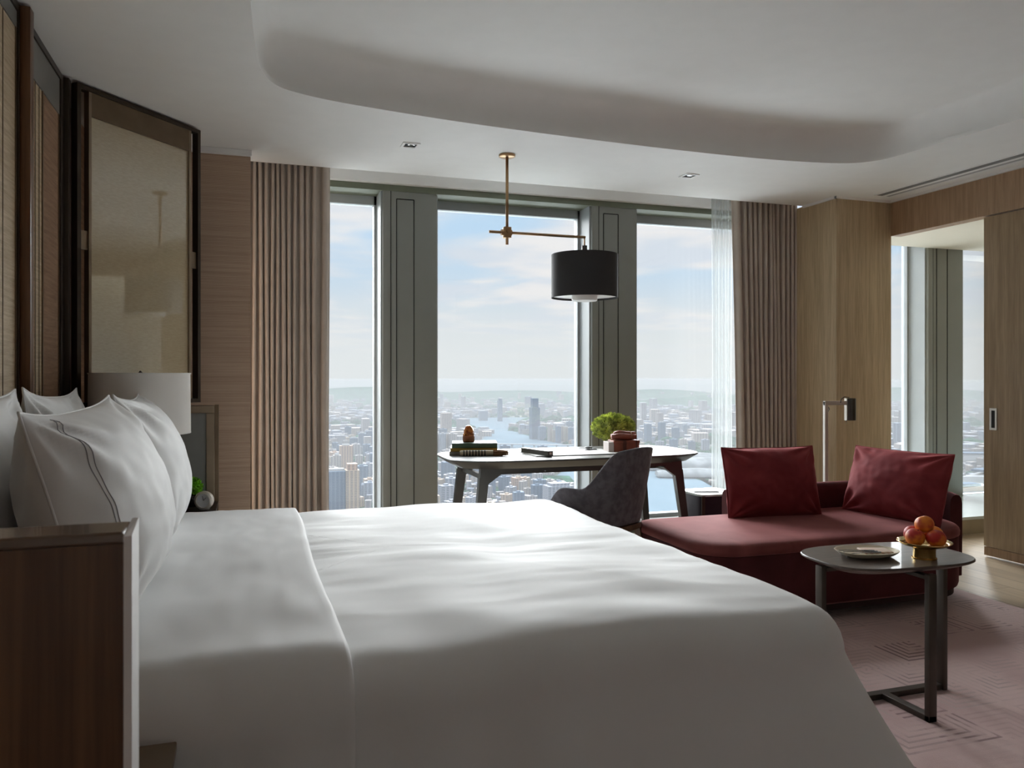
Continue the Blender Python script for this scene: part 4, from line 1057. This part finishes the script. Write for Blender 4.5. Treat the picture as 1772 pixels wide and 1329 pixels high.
# ================================================================== SIDE TABLE
TZ = .565
st = thing('side_table', 'small dark side table with rounded top on a three-legged frame', 'side table', (2.36, 2.48, 0))
MB().prism(superell(0, -.01, .315, .205, 3.3, 96, R(-3)), [(.05, TZ - .030), (.010, TZ - .014), (0, TZ - .008), (0, TZ - .003), (.003, TZ)]).build('tabletop', M_TABLEW, st, angle=35)
def frame_leg(x, y, w=.036, d_=.020):
    return MB().box(x - w / 2, x + w / 2, y - d_ / 2, y + d_ / 2, 0.012, TZ - .022, .002)
frame_leg(-.300, .0, .022, .036).build('leg', M_TABLELEG, st, angle=30)
frame_leg(.272, -.015, .022, .036).build('leg', M_TABLELEG, st, angle=30)
frame_leg(-.015, -.235, .036, .022).build('leg', M_TABLELEG, st, angle=30)
m = MB(); m.box(-.311, .283, -.026, .010, 0.012, .034, .002); m.build('floor_rail', M_TABLELEG, st)
m = MB(); m.box(-.033, .003, -.246, -.020, 0.012, .034, .002); m.build('floor_rail', M_TABLELEG, st)
m = MB(); m.box(-.29, .275, -.020, .005, TZ - .042, TZ - .028, .001); m.box(-.03, .0, -.235, -.015, TZ - .042, TZ - .028, .001); m.build('top_rail', M_TABLELEG, st)
# plate, napkin, forks
pl = thing('plate', 'shallow cream oval plate with faceted rim on the side table', 'plate', (2.27, 2.475, TZ), R(-12))
m = MB(); poly = superell(0, 0, .122, .088, 2.2, 16)
m.prism(superell(0, 0, .122, .088, 2.3, 16), [(.045, 0), (.040, .005), (.020, .008), (.002, .021), (.0, .024), (.004, .0245), (.022, .013), (.040, .010)])
m.build('dish', M_CERAMIC, pl, angle=25)
nk = thing('napkin', 'folded striped napkin on the cream plate', 'napkin', (2.31, 2.475, TZ + .0115), R(-18))
MB().box(-.055, .055, -.040, .040, 0, .010, .004).build('napkin_cloth', M_NAPKIN, nk, angle=40)
for i, (dy, rz_, lab) in enumerate(((-.030, 6, 'dark fork nearest the plate rim'), (-.008, 0, 'dark fork in the middle of the plate'), (.012, -6, 'dark knife at the back of the plate'))):
    fk = thing('fork' if i < 2 else 'knife', lab, 'cutlery', (2.235, 2.468 + dy, TZ + .022), R(rz_ - 14))
    MB().bar((-.075, 0, .001), (.01, 0, .001), (.003, .002), (.006, .002)).build('blade' if i == 2 else 'tines', M_BLACKPL, fk)
    MB().bar((.01, 0, .001), (.06, 0, .001), (.005, .0025), (.009, .003)).build('handle', M_BLACKPL, fk)
# fruit bowl
fb = thing('fruit_bowl', 'shallow brass footed bowl holding apricots on the side table', 'bowl', (2.45, 2.375, TZ))
MB().lathe([(0, 0), (.044, 0), (.044, .004), (.040, .006), (.040, .036), (.043, .042), (0, .042)], n=56).build('foot', M_GOLD, fb, angle=40)
MB().lathe([(0, .040), (.045, .042), (.080, .052), (.097, .064), (.0965, .066), (.079, .056), (.045, .047), (0, .045)], n=72).build('dish', M_GOLD, fb, smooth=True)
def fruit(x, y, z, r, rot, label):
    b = bmesh.new(); bmesh.ops.create_uvsphere(b, u_segments=40, v_segments=24, radius=1)
    for v_ in b.verts:
        q = v_.co.copy(); lat = math.atan2(q.z, math.hypot(q.x, q.y)); az = math.atan2(q.y, q.x)
        k = 1 - .06 * math.exp(-(az / .22) ** 2) * math.cos(lat) - .16 * math.exp(-((lat - PI / 2) / .28) ** 2) - .04 * math.exp(-((lat + PI / 2) / .25) ** 2)
        v_.co = Vector((q.x * k, q.y * k, q.z * .95 * k)) * r
    t = thing('apricot', label, 'fruit', (x, y, z)); t.rotation_euler = rot
    MB().bm(b).build('flesh', M_FRUIT, t, smooth=True)
    MB().tube([(0, 0, r * .80), (.001, 0, r * .90)], .0018, 6).build('stalk', M_DKBAND, t)
FX, FY, FZ = 2.45, 2.375, TZ + .047
fruit(FX - .050, FY - .005, FZ + .037, .0350, (.3, .2, 0), 'red apricot on the left side of the brass bowl')
fruit(FX + .008, FY - .048, FZ + .036, .0350, (.5, .1, 2), 'golden apricot at the front of the brass bowl')
fruit(FX + .052, FY + .006, FZ + .037, .0350, (.2, .5, 4), 'orange apricot on the right side of the brass bowl')
fruit(FX - .004, FY + .050, FZ + .036, .0340, (.2, .5, 1), 'red apricot at the back of the brass bowl')
fruit(FX + .000, FY + .000, FZ + .082, .0345, (.4, .1, 3), 'apricot on top of the heap in the brass bowl')

# ================================================================== RUG
rg = MB().box(0.35, 3.95, -1.6, 4.45, 0.0, 0.012, .004)
tag(rg.build('rug', M_RUG, angle=40), 'rose rug with broken geometric lines under bed, table and sofa', 'rug')

# ================================================================== THE CITY FAR BELOW
HC = 330.0
def G(px, py, z=-HC):
    """a place on the ground of the city seen towards that picture point"""
    d = (EYE - z) * F_PX / (py - 650.0); xc = (px - 886) / F_PX * d
    return Vector((xc * CS + d * SN, -xc * SN + d * CS, z))
M_GROUND, _t, _b = new_mat('city_ground')
_v = coords(_t)
_a = N(_t, 'ShaderNodeTexNoise'); _a.inputs['Scale'].default_value = .0022; _a.inputs['Detail'].default_value = 6; link(_t, _v, _a.inputs['Vector'])
_c2 = N(_t, 'ShaderNodeTexNoise'); _c2.inputs['Scale'].default_value = .05; _c2.inputs['Detail'].default_value = 3; link(_t, _v, _c2.inputs['Vector'])
_vo = N(_t, 'ShaderNodeTexVoronoi'); _vo.inputs['Scale'].default_value = .03; link(_t, _v, _vo.inputs['Vector'])
_blk = mixc(_t, maprange(_t, _vo.outputs['Color'], .2, .9), (.06, .063, .066), (.18, .165, .15))
_grn = mixc(_t, _c2.outputs[0], (.009, .022, .015), (.025, .045, .025))
link(_t, mixc(_t, maprange(_t, _a.outputs[0], .47, .55), _grn, _blk), _b.inputs['Base Color']); _b.inputs['Roughness'].default_value = .9; _b.inputs['Specular IOR Level'].default_value = 0
M_WATER = plain('river_water', (.085, .115, .135), .8, var=.12, ns=.002, spec=0.0)
M_PARK = plain('park_green', (.016, .045, .028), .9, var=.6, ns=.02, spec=0.0)
def building_mat(name, hue_a, hue_b, glass=(.035, .05, .065)):
    m, t, b = new_mat(name)
    c = N(t, 'ShaderNodeTexCoord'); sp = N(t, 'ShaderNodeSeparateXYZ'); link(t, c.outputs['Object'], sp.inputs[0])
    g = N(t, 'ShaderNodeNewGeometry'); oi = N(t, 'ShaderNodeObjectInfo')
    rnd_ = mathn(t, 'FRACT', mathn(t, 'ADD', g.outputs['Random Per Island'], oi.outputs['Random']))
    hor = mathn(t, 'FRACT', mathn(t, 'DIVIDE', mathn(t, 'ADD', sp.outputs[0], sp.outputs[1]), 9.0))
    ver = mathn(t, 'FRACT', mathn(t, 'DIVIDE', sp.outputs[2], 3.5))
    win = mathn(t, 'MULTIPLY', mathn(t, 'GREATER_THAN', hor, .38), mathn(t, 'GREATER_THAN', ver, .45))
    sn = N(t, 'ShaderNodeSeparateXYZ'); link(t, g.outputs['Normal'], sn.inputs[0])
    side = mathn(t, 'LESS_THAN', sn.outputs[2], .5)
    wall = mixc(t, rnd_, hue_a, hue_b)
    link(t, mixc(t, mathn(t, 'MULTIPLY', mathn(t, 'MULTIPLY', win, side), .75), wall, glass), b.inputs['Base Color'])
    b.inputs['Roughness'].default_value = .8; b.inputs['Specular IOR Level'].default_value = 0.05
    return m
B_PALE = building_mat('pale_tower', (.26, .22, .19), (.17, .19, .23))
B_WARM = building_mat('warm_block', (.29, .19, .14), (.27, .235, .18))
B_BLUE = building_mat('blue_glass_tower', (.06, .085, .12), (.10, .13, .17), (.03, .05, .08))
B_ROOF = plain('white_hall_roof', (.24, .24, .24), .8, var=.03, ns=.01, spec=0.0)
B_HALL = plain('grey_hall_roof', (.15, .155, .155), .8, var=.25, ns=.03, spec=0.0)
struct(MB().box(-16000, 16000, 60, 26000, -HC - 4, -HC).build('ground', M_GROUND), 'plain of the city')
def water(name, pts, label):
    q = [G(x, y) for x, y in pts]
    m = MB(); n_ = len(q); m.add([(p_.x, p_.y, -HC + .8) for p_ in q] + [(p_.x, p_.y, -HC + .1) for p_ in q], [tuple(range(n_))] + [(i, (i + 1) % n_, n_ + (i + 1) % n_, n_ + i) for i in range(n_)])
    o = m.build(name, M_WATER); o['kind'] = 'structure'; return tag(o, label, 'river')
RIV1 = [(800, 724), (880, 722), (960, 724), (900, 732), (878, 742), (905, 752), (960, 766), (1010, 776), (1110, 790), (1240, 838), (1320, 880), (1500, 960), (1300, 990), (1100, 930), (1085, 880), (1010, 852), (960, 826), (985, 806), (940, 792), (850, 790), (790, 776), (830, 764), (846, 750), (790, 738)]
RIV2 = [(1230, 735), (1100, 772), (1130, 776), (1240, 745)]
water('river', RIV1, 'broad pale river winding through the city below the windows')
def inside(p_, poly):
    r = False; n_ = len(poly)
    for i in range(n_):
        (x1, y1), (x2, y2) = poly[i], poly[(i + 1) % n_]
        if (y1 > p_[1]) != (y2 > p_[1]) and p_[0] < (x2 - x1) * (p_[1] - y1) / (y2 - y1) + x1: r = not r
    return r
riv_w = [(G(a, b_).x, G(a, b_).y) for a, b_ in RIV1]
PARKS = [[(1125, 812), (1180, 822), (1260, 846), (1330, 900), (1240, 840), (1180, 812)], [(930, 822), (985, 824), (1000, 840), (960, 850), (935, 846)],
         [(880, 742), (930, 756), (1003, 768), (1003, 762), (930, 748)]]
for k, pk in enumerate(PARKS):
    q = [G(x, y) for x, y in pk]; n_ = len(q)
    o = MB().add([(p_.x, p_.y, -HC + 1.2) for p_ in q] + [(p_.x, p_.y, -HC + .1) for p_ in q], [tuple(range(n_))] + [(i, (i + 1) % n_, n_ + (i + 1) % n_, n_ + i) for i in range(n_)]).build('parkland', M_PARK)
    o['kind'] = 'stuff'; tag(o, ('green riverbank parkland below the exhibition halls', 'wooded green hill slope beyond the desk', 'thin green strip at the foot of the riverside towers')[k], 'trees')
parks_w = [[(G(a, b_).x, G(a, b_).y) for a, b_ in pk] for pk in PARKS]
blocked = [riv_w] + parks_w
def tower(name, px, py, w_, d_, h, mat, label, cat='building', group=None, rz=0.0, crown=None, parts=True):
    p_ = G(px, py)
    t = thing(name, label, cat, (p_.x, p_.y, -HC), rz, group)
    MB().box(-w_ / 2, w_ / 2, -d_ / 2, d_ / 2, 0, h).build('facade', mat, t)
    MB().box(-w_ * .3, w_ * .25, -d_ * .3, d_ * .2, h, h + 5).build('roof_house', B_ROOF, t)
    if crown: MB().box(-w_ * .36, w_ * .36, -d_ * .36, d_ * .36, h + .0, h + crown).build('upper_tier', mat, t)
    return t
tower('skyscraper', 925, 760, 44, 44, 165, B_BLUE, 'tallest glass skyscraper rising beside the river', crown=48)
tower('skyscraper', 938, 762, 34, 34, 70, B_BLUE, 'lower glass tower just right of the tallest skyscraper')
tower('skyscraper', 865, 729, 30, 30, 150, B_BLUE, 'faint hazy spire tower far across the river', crown=14)
tower('skyscraper', 836, 728, 60, 40, 70, B_BLUE, 'squat hazy tower far away left of the spire')
rnd = random.Random(2)
for k, px in enumerate(range(952, 1003, 7)):
    tower('riverside_tower', px, 764 + (k % 3), 22, 20, 72 + rnd.uniform(-14, 14), (B_PALE, B_WARM, B_BLUE)[k % 3], 'slender apartment tower in the riverside row', group='riverside apartment towers', rz=rnd.uniform(-.4, .4))
for k, px in enumerate(range(758, 788, 8)):
    tower('apartment_slab', px, 782 + k % 2, 24, 22, 78 + 4 * (k % 2), B_PALE, 'pale apartment slab left of the amber figure', group='apartment slabs left of the book stack')
tower('office_tower', 583, 905, 60, 40, 118, B_BLUE, 'blue glass office block at the curtain edge below')
tower('office_tower', 609, 905, 30, 36, 120, B_WARM, 'cream tower with yellow stripes beside the blue office block', crown=14)
tower('office_tower', 599, 812, 46, 30, 84, B_WARM, 'pinkish slab tower in the left window')
tower('office_tower', 583, 818, 26, 26, 60, B_PALE, 'pale tower just left of the pinkish slab tower')
tower('office_tower', 966, 900, 62, 40, 80, B_PALE, 'white apartment block in front of the chair back', crown=6)
for k, (px, py, h) in enumerate(((1121, 765, 90), (1145, 764, 96), (1169, 766, 74), (1106, 768, 60))):
    tower('twin_tower', px, py, 30, 26, h, B_BLUE if k < 3 else B_PALE, ('bluish tower leftmost in the right window row', 'tallest bluish tower in the right window row', 'shorter bluish tower right of the pair', 'pale block before the left bluish tower')[k])
for k, (px, py, h) in enumerate(((627, 772, 60), (640, 770, 66), (652, 772, 56), (612, 776, 48))):
    tower('hillside_tower', px, py, 34, 30, h, B_BLUE, 'bluish tower in the dense cluster of the left window', group='tower cluster in the left window')
# exhibition halls: long low vaulted roofs
def hall(px, py, L_, w_, h, rz, label):
    p_ = G(px, py); t = thing('exhibition_hall', label, 'building', (p_.x, p_.y, -HC), rz)
    rows = []
    for i in range(25):
        u = -1 + 2 * i / 24; x = u * L_ / 2; e = 1 - .35 * u * u
        rows.append([(x, w_ / 2 * e * math.cos(a), 6 + h * e * math.sin(a)) for a in [k / 16 * PI for k in range(17)]])
    m = MB(); m.grid(rows); m.add(rows[0], [tuple(range(17))]); m.add(rows[-1], [tuple(range(17))]); m.build('vaulted_roof', B_HALL, t, smooth=True)
    MB().box(-L_ * .46, L_ * .46, -w_ * .30, w_ * .30, 0, 9).build('hall_wall', B_BLUE, t)
hall(1160, 800, 420, 130, 34, R(-10), 'long pale exhibition hall roof right of the desk end')
hall(1225, 812, 460, 140, 36, R(-16), 'curved pale exhibition hall nearest the right curtain')
hall(1205, 826, 260, 90, 24, R(-18), 'small vaulted hall on the green bank')
# white terraces outside the bathroom window
def wedge(px, py, L_, w_, h, rz, label):
    p_ = G(px, py); t = thing('stadium_roof', label, 'building', (p_.x, p_.y, -HC), rz)
    m = MB(); m.add([(-L_ / 2, -w_ / 2, 0), (L_ / 2, -w_ / 2, 0), (L_ / 2, w_ / 2, 0), (-L_ / 2, w_ / 2, 0), (-L_ / 2 * .9, -w_ / 2 * .8, h * .7), (L_ / 2 * .95, -w_ / 2 * .9, h), (L_ / 2 * .9, w_ / 2 * .8, h * .9), (-L_ / 2 * .9, w_ / 2 * .9, h * .55)],
          [(3, 2, 1, 0), (4, 5, 6, 7), (0, 1, 5, 4), (1, 2, 6, 5), (2, 3, 7, 6), (3, 0, 4, 7)]); m.build('roof_shell', B_ROOF, t)
    MB().box(-L_ * .3, L_ * .3, -w_ * .3, w_ * .3, h * .9, h * 1.05).build('skylight', B_BLUE, t)
wedge(1690, 800, 330, 90, 36, R(-25), 'far white stadium roof seen through the bathroom window')
wedge(1712, 838, 190, 80, 46, R(12), 'white angular hall roof seen through the bathroom window')
wedge(1668, 866, 120, 60, 44, R(-12), 'nearest white sloping roof below the bathroom window')
# bridge
br = thing('river_bridge', 'long white road bridge crossing the river behind the desk', 'bridge', G(905, 775)); a_, b_ = G(835, 775), G(1010, 778)
v_ = b_ - a_; br.rotation_euler = (0, 0, math.atan2(v_.y, v_.x)); L_ = v_.length
MB().box(-L_ / 2, L_ / 2, -9, 9, 14, 18).build('deck', B_ROOF, br)
for k in range(9):
    x = -L_ / 2 + L_ * (k + .5) / 9; MB().box(x - 3, x + 3, -7, 7, 0, 14).build('pier', B_ROOF, br)
# hills on the horizon
for k, (px, py, rx_, h) in enumerate(((560, 690, 4200, 150), (700, 688, 3600, 120), (930, 688, 5200, 110), (1120, 692, 3000, 130), (1235, 700, 2300, 110), (1500, 690, 4600, 160))):
    p_ = G(px, py + 3); rows = []
    for i in range(21):
        rr_ = i / 20; rows.append([(p_.x + rx_ * rr_ * math.cos(a), p_.y + rx_ * .4 * rr_ * math.sin(a), -HC - 2 + h * (math.cos(rr_ * PI) + 1) / 2 * (1 + .5 * noise.noise(Vector((rr_ * 3 * math.cos(a), rr_ * 3 * math.sin(a), k))))) for a in [j / 48 * 2 * PI for j in range(49)]])
    o = MB().grid(rows).build('hill', M_PARK, smooth=True); o['kind'] = 'structure'
# neighbourhoods: individual blocks near by, the countless rest as one mass
rnd = random.Random(5)
proto = []
for k in range(6):
    w_, d_, h = rnd.uniform(14, 30), rnd.uniform(12, 22), (22, 30, 40, 18, 52, 34)[k]
    proto.append(MB().box(-w_ / 2, w_ / 2, -d_ / 2, d_ / 2, 0, h).v)
pm = []
for k in range(6):
    m = MB(); xs = [v_[0] for v_ in proto[k]]; ys = [v_[1] for v_ in proto[k]]; zs = [v_[2] for v_ in proto[k]]
    m.box(min(xs), max(xs), min(ys), max(ys), 0, max(zs)); m.box(min(xs) * .4, max(xs) * .3, min(ys) * .4, max(ys) * .3, max(zs), max(zs) + 3)
    me = bpy.data.meshes.new('city_block'); me.from_pydata(m.v, [], m.f); me.materials.append((B_PALE, B_WARM, B_PALE, B_WARM, B_BLUE, B_PALE)[k]); pm.append(me)
nobj = 0
FOOT = [(o_.matrix_basis.translation.x, o_.matrix_basis.translation.y, 60 if o_.name.startswith(('office', 'sky', 'stad')) else 40) for o_ in bpy.data.objects if o_.parent is None and o_.get('category') == 'building']
FOOT += [(o_.location.x + q * 70 * math.cos(o_.rotation_euler.z), o_.location.y + q * 70 * math.sin(o_.rotation_euler.z), 95) for o_ in bpy.data.objects if o_.name.startswith('exhibition') for q in (-3, -2, -1, 0, 1, 2, 3)]
WINS = [(572, 662), (758, 1003), (1104, 1252)]
tries = 0
while nobj < 270 and tries < 8000:
    tries += 1
    wn = WINS[0] if rnd.random() < .33 else (WINS[1] if rnd.random() < .55 else WINS[2])
    px = rnd.uniform(wn[0] - 12, wn[1] + 12); py = 740 + 150 * rnd.random() ** .8
    p_ = G(px, py)
    if any(inside((p_.x, p_.y), q) for q in blocked): continue
    if wn is WINS[2] and 783 < py < 840 and px > 1130: continue
    if any((p_.x - fx) ** 2 + (p_.y - fy) ** 2 < (fr + 18) ** 2 for fx, fy, fr in FOOT): continue
    FOOT.append((p_.x, p_.y, 24)); k = rnd.randrange(6)
    o = bpy.data.objects.new('city_building', pm[k]); COL.objects.link(o); o.location = p_; o.rotation_euler = (0, 0, rnd.choice((0, .3, -.25, .8)) + rnd.uniform(-.1, .1))
    s_ = rnd.uniform(.8, 1.3); o.scale = (s_, s_, s_)
    tag(o, 'small block of the hazy city spread below the windows', 'building', 'city blocks below the windows'); nobj += 1
m = MB()
def mass(n_, d0, d1, smin, smax, hmin, hmax, a0=-.40, a1=.95):
    k = 0
    while k < n_:
        d = math.exp(rnd.uniform(math.log(d0), math.log(d1))); az = rnd.uniform(a0, a1)
        x, y = d * math.sin(az), d * math.cos(az); k += 1
        if any(inside((x, y), q) for q in blocked): continue
        if noise.noise(Vector((x * .0011, y * .0011, 3))) < -.12: continue
        w_, d_, h = rnd.uniform(smin, smax), rnd.uniform(smin, smax), rnd.uniform(hmin, hmax)
        if any((x - fx) ** 2 + (y - fy) ** 2 < (fr + w_ * .5) ** 2 for fx, fy, fr in FOOT): continue
        if rnd.random() < .06: h *= 2.6; w_ *= .7
        a = rnd.choice((0, .35, -.3)); c_, s_ = math.cos(a), math.sin(a); vs = []
        for z in (0, h):
            for (u, v__) in ((-1, -1), (1, -1), (1, 1), (-1, 1)): X, Y = u * w_ / 2, v__ * d_ / 2; vs.append((x + X * c_ - Y * s_, y + X * s_ + Y * c_, z))
        m.add(vs, [(4, 5, 6, 7), (0, 1, 5, 4), (1, 2, 6, 5), (2, 3, 7, 6), (3, 0, 4, 7)])
mass(9000, 1500, 4200, 10, 26, 6, 20)
mass(9000, 3500, 11000, 24, 80, 12, 60)
tm = MB()
def canopy(n_, d0, d1, s0, s1):
    for _ in range(n_):
        d = math.exp(rnd.uniform(math.log(d0), math.log(d1))); az = rnd.uniform(-.40, .95); x, y = d * math.sin(az), d * math.cos(az)
        if inside((x, y), riv_w): continue
        nn = noise.noise(Vector((x * .0011, y * .0011, 3))); pk = any(inside((x, y), q) for q in parks_w)
        if nn > -.02 and not pk and rnd.random() > .25: continue
        r = rnd.uniform(s0, s1); h = r * rnd.uniform(.5, .9); ph = rnd.random() * 6
        ring = [(x + r * math.cos(ph + a * PI / 3), y + r * math.sin(ph + a * PI / 3), 0) for a in range(6)]; r2 = [(x + .7 * r * math.cos(ph + a * PI / 3), y + .7 * r * math.sin(ph + a * PI / 3), h * .7) for a in range(6)]
        tm.add(ring + r2 + [(x, y, h)], [(a, (a + 1) % 6, 6 + (a + 1) % 6, 6 + a) for a in range(6)] + [(6 + a, 6 + (a + 1) % 6, 12) for a in range(6)])
canopy(9000, 1450, 4200, 7, 17)
canopy(3500, 4000, 9000, 20, 60)
o = tm.build('tree_canopy', M_PARK, loc=(0, 0, -HC), fix=False); o['kind'] = 'stuff'; tag(o, 'dark green tree canopy scattered between the city blocks', 'trees')
o = m.build('city_sprawl', B_PALE, loc=(0, 0, -HC), fix=False); o['kind'] = 'stuff'; tag(o, 'countless low buildings of the hazy city plain', 'city')
# haze over the city
hz = bpy.data.materials.new('haze'); hz.use_nodes = True; t = hz.node_tree; t.nodes.clear()
vs_ = N(t, 'ShaderNodeVolumeScatter'); HAZE = (.275, .270, .268, 1); DENS = 1 / 5000; vs_.inputs['Color'].default_value = HAZE; vs_.inputs['Density'].default_value = DENS; vs_.inputs['Anisotropy'].default_value = 0.0
oo = N(t, 'ShaderNodeOutputMaterial'); va_ = N(t, 'ShaderNodeVolumeAbsorption'); va_.inputs['Color'].default_value = HAZE; va_.inputs['Density'].default_value = DENS
ad_ = N(t, 'ShaderNodeAddShader'); link(t, vs_.outputs[0], ad_.inputs[0]); link(t, va_.outputs[0], ad_.inputs[1]); link(t, ad_.outputs[0], oo.inputs['Volume'])
h_ = MB().box(-15500, 15500, 70, 25500, -HC - 2, -HC + 250).build('city_haze', hz); h_['kind'] = 'stuff'; tag(h_, 'pale haze lying over the city plain', 'haze')

# ------------------------------------------------------------------ sub-parts: small pieces that belong to a part
def stem_(o): return o.name.split('.')[0]
def sub(piece, part, thing_=None):
    for o in [x for x in bpy.data.objects if stem_(x) == piece and x.parent is not None and x.parent.get('category') and (thing_ is None or stem_(x.parent) == thing_)]:
        c = [x for x in bpy.data.objects if x.parent == o.parent and stem_(x) == part]
        if c: o.parent = c[0]
for a_, b_, c_ in (('clock_hands', 'clock_face', None), ('lens', 'recess', None), ('switch', 'lamp_head', None), ('shade_rim', 'lamp_shade', None), ('finial', 'spider', None),
                   ('dark_bands', 'handle', 'calligraphy_brush'), ('end_badge', 'box_body', 'pen_box'), ('strap', 'box_body', 'leather_box'), ('latch_plate', 'body', 'leather_side_box'),
                   ('corner_strip', 'body', 'leather_side_box'), ('tie', 'roll', 'leather_roll'), ('leather_top', 'tabletop', 'writing_desk'), ('stitch_line', 'cushion_body', 'pillow'),
                   ('seam', 'cushion_body', None), ('inner_disc', 'lamp_shade', 'pendant_lamp'), ('plinth_band', 'carving', None), ('stalk', 'flesh', None), ('roof_house', 'facade', None)):
    sub(a_, b_, c_)
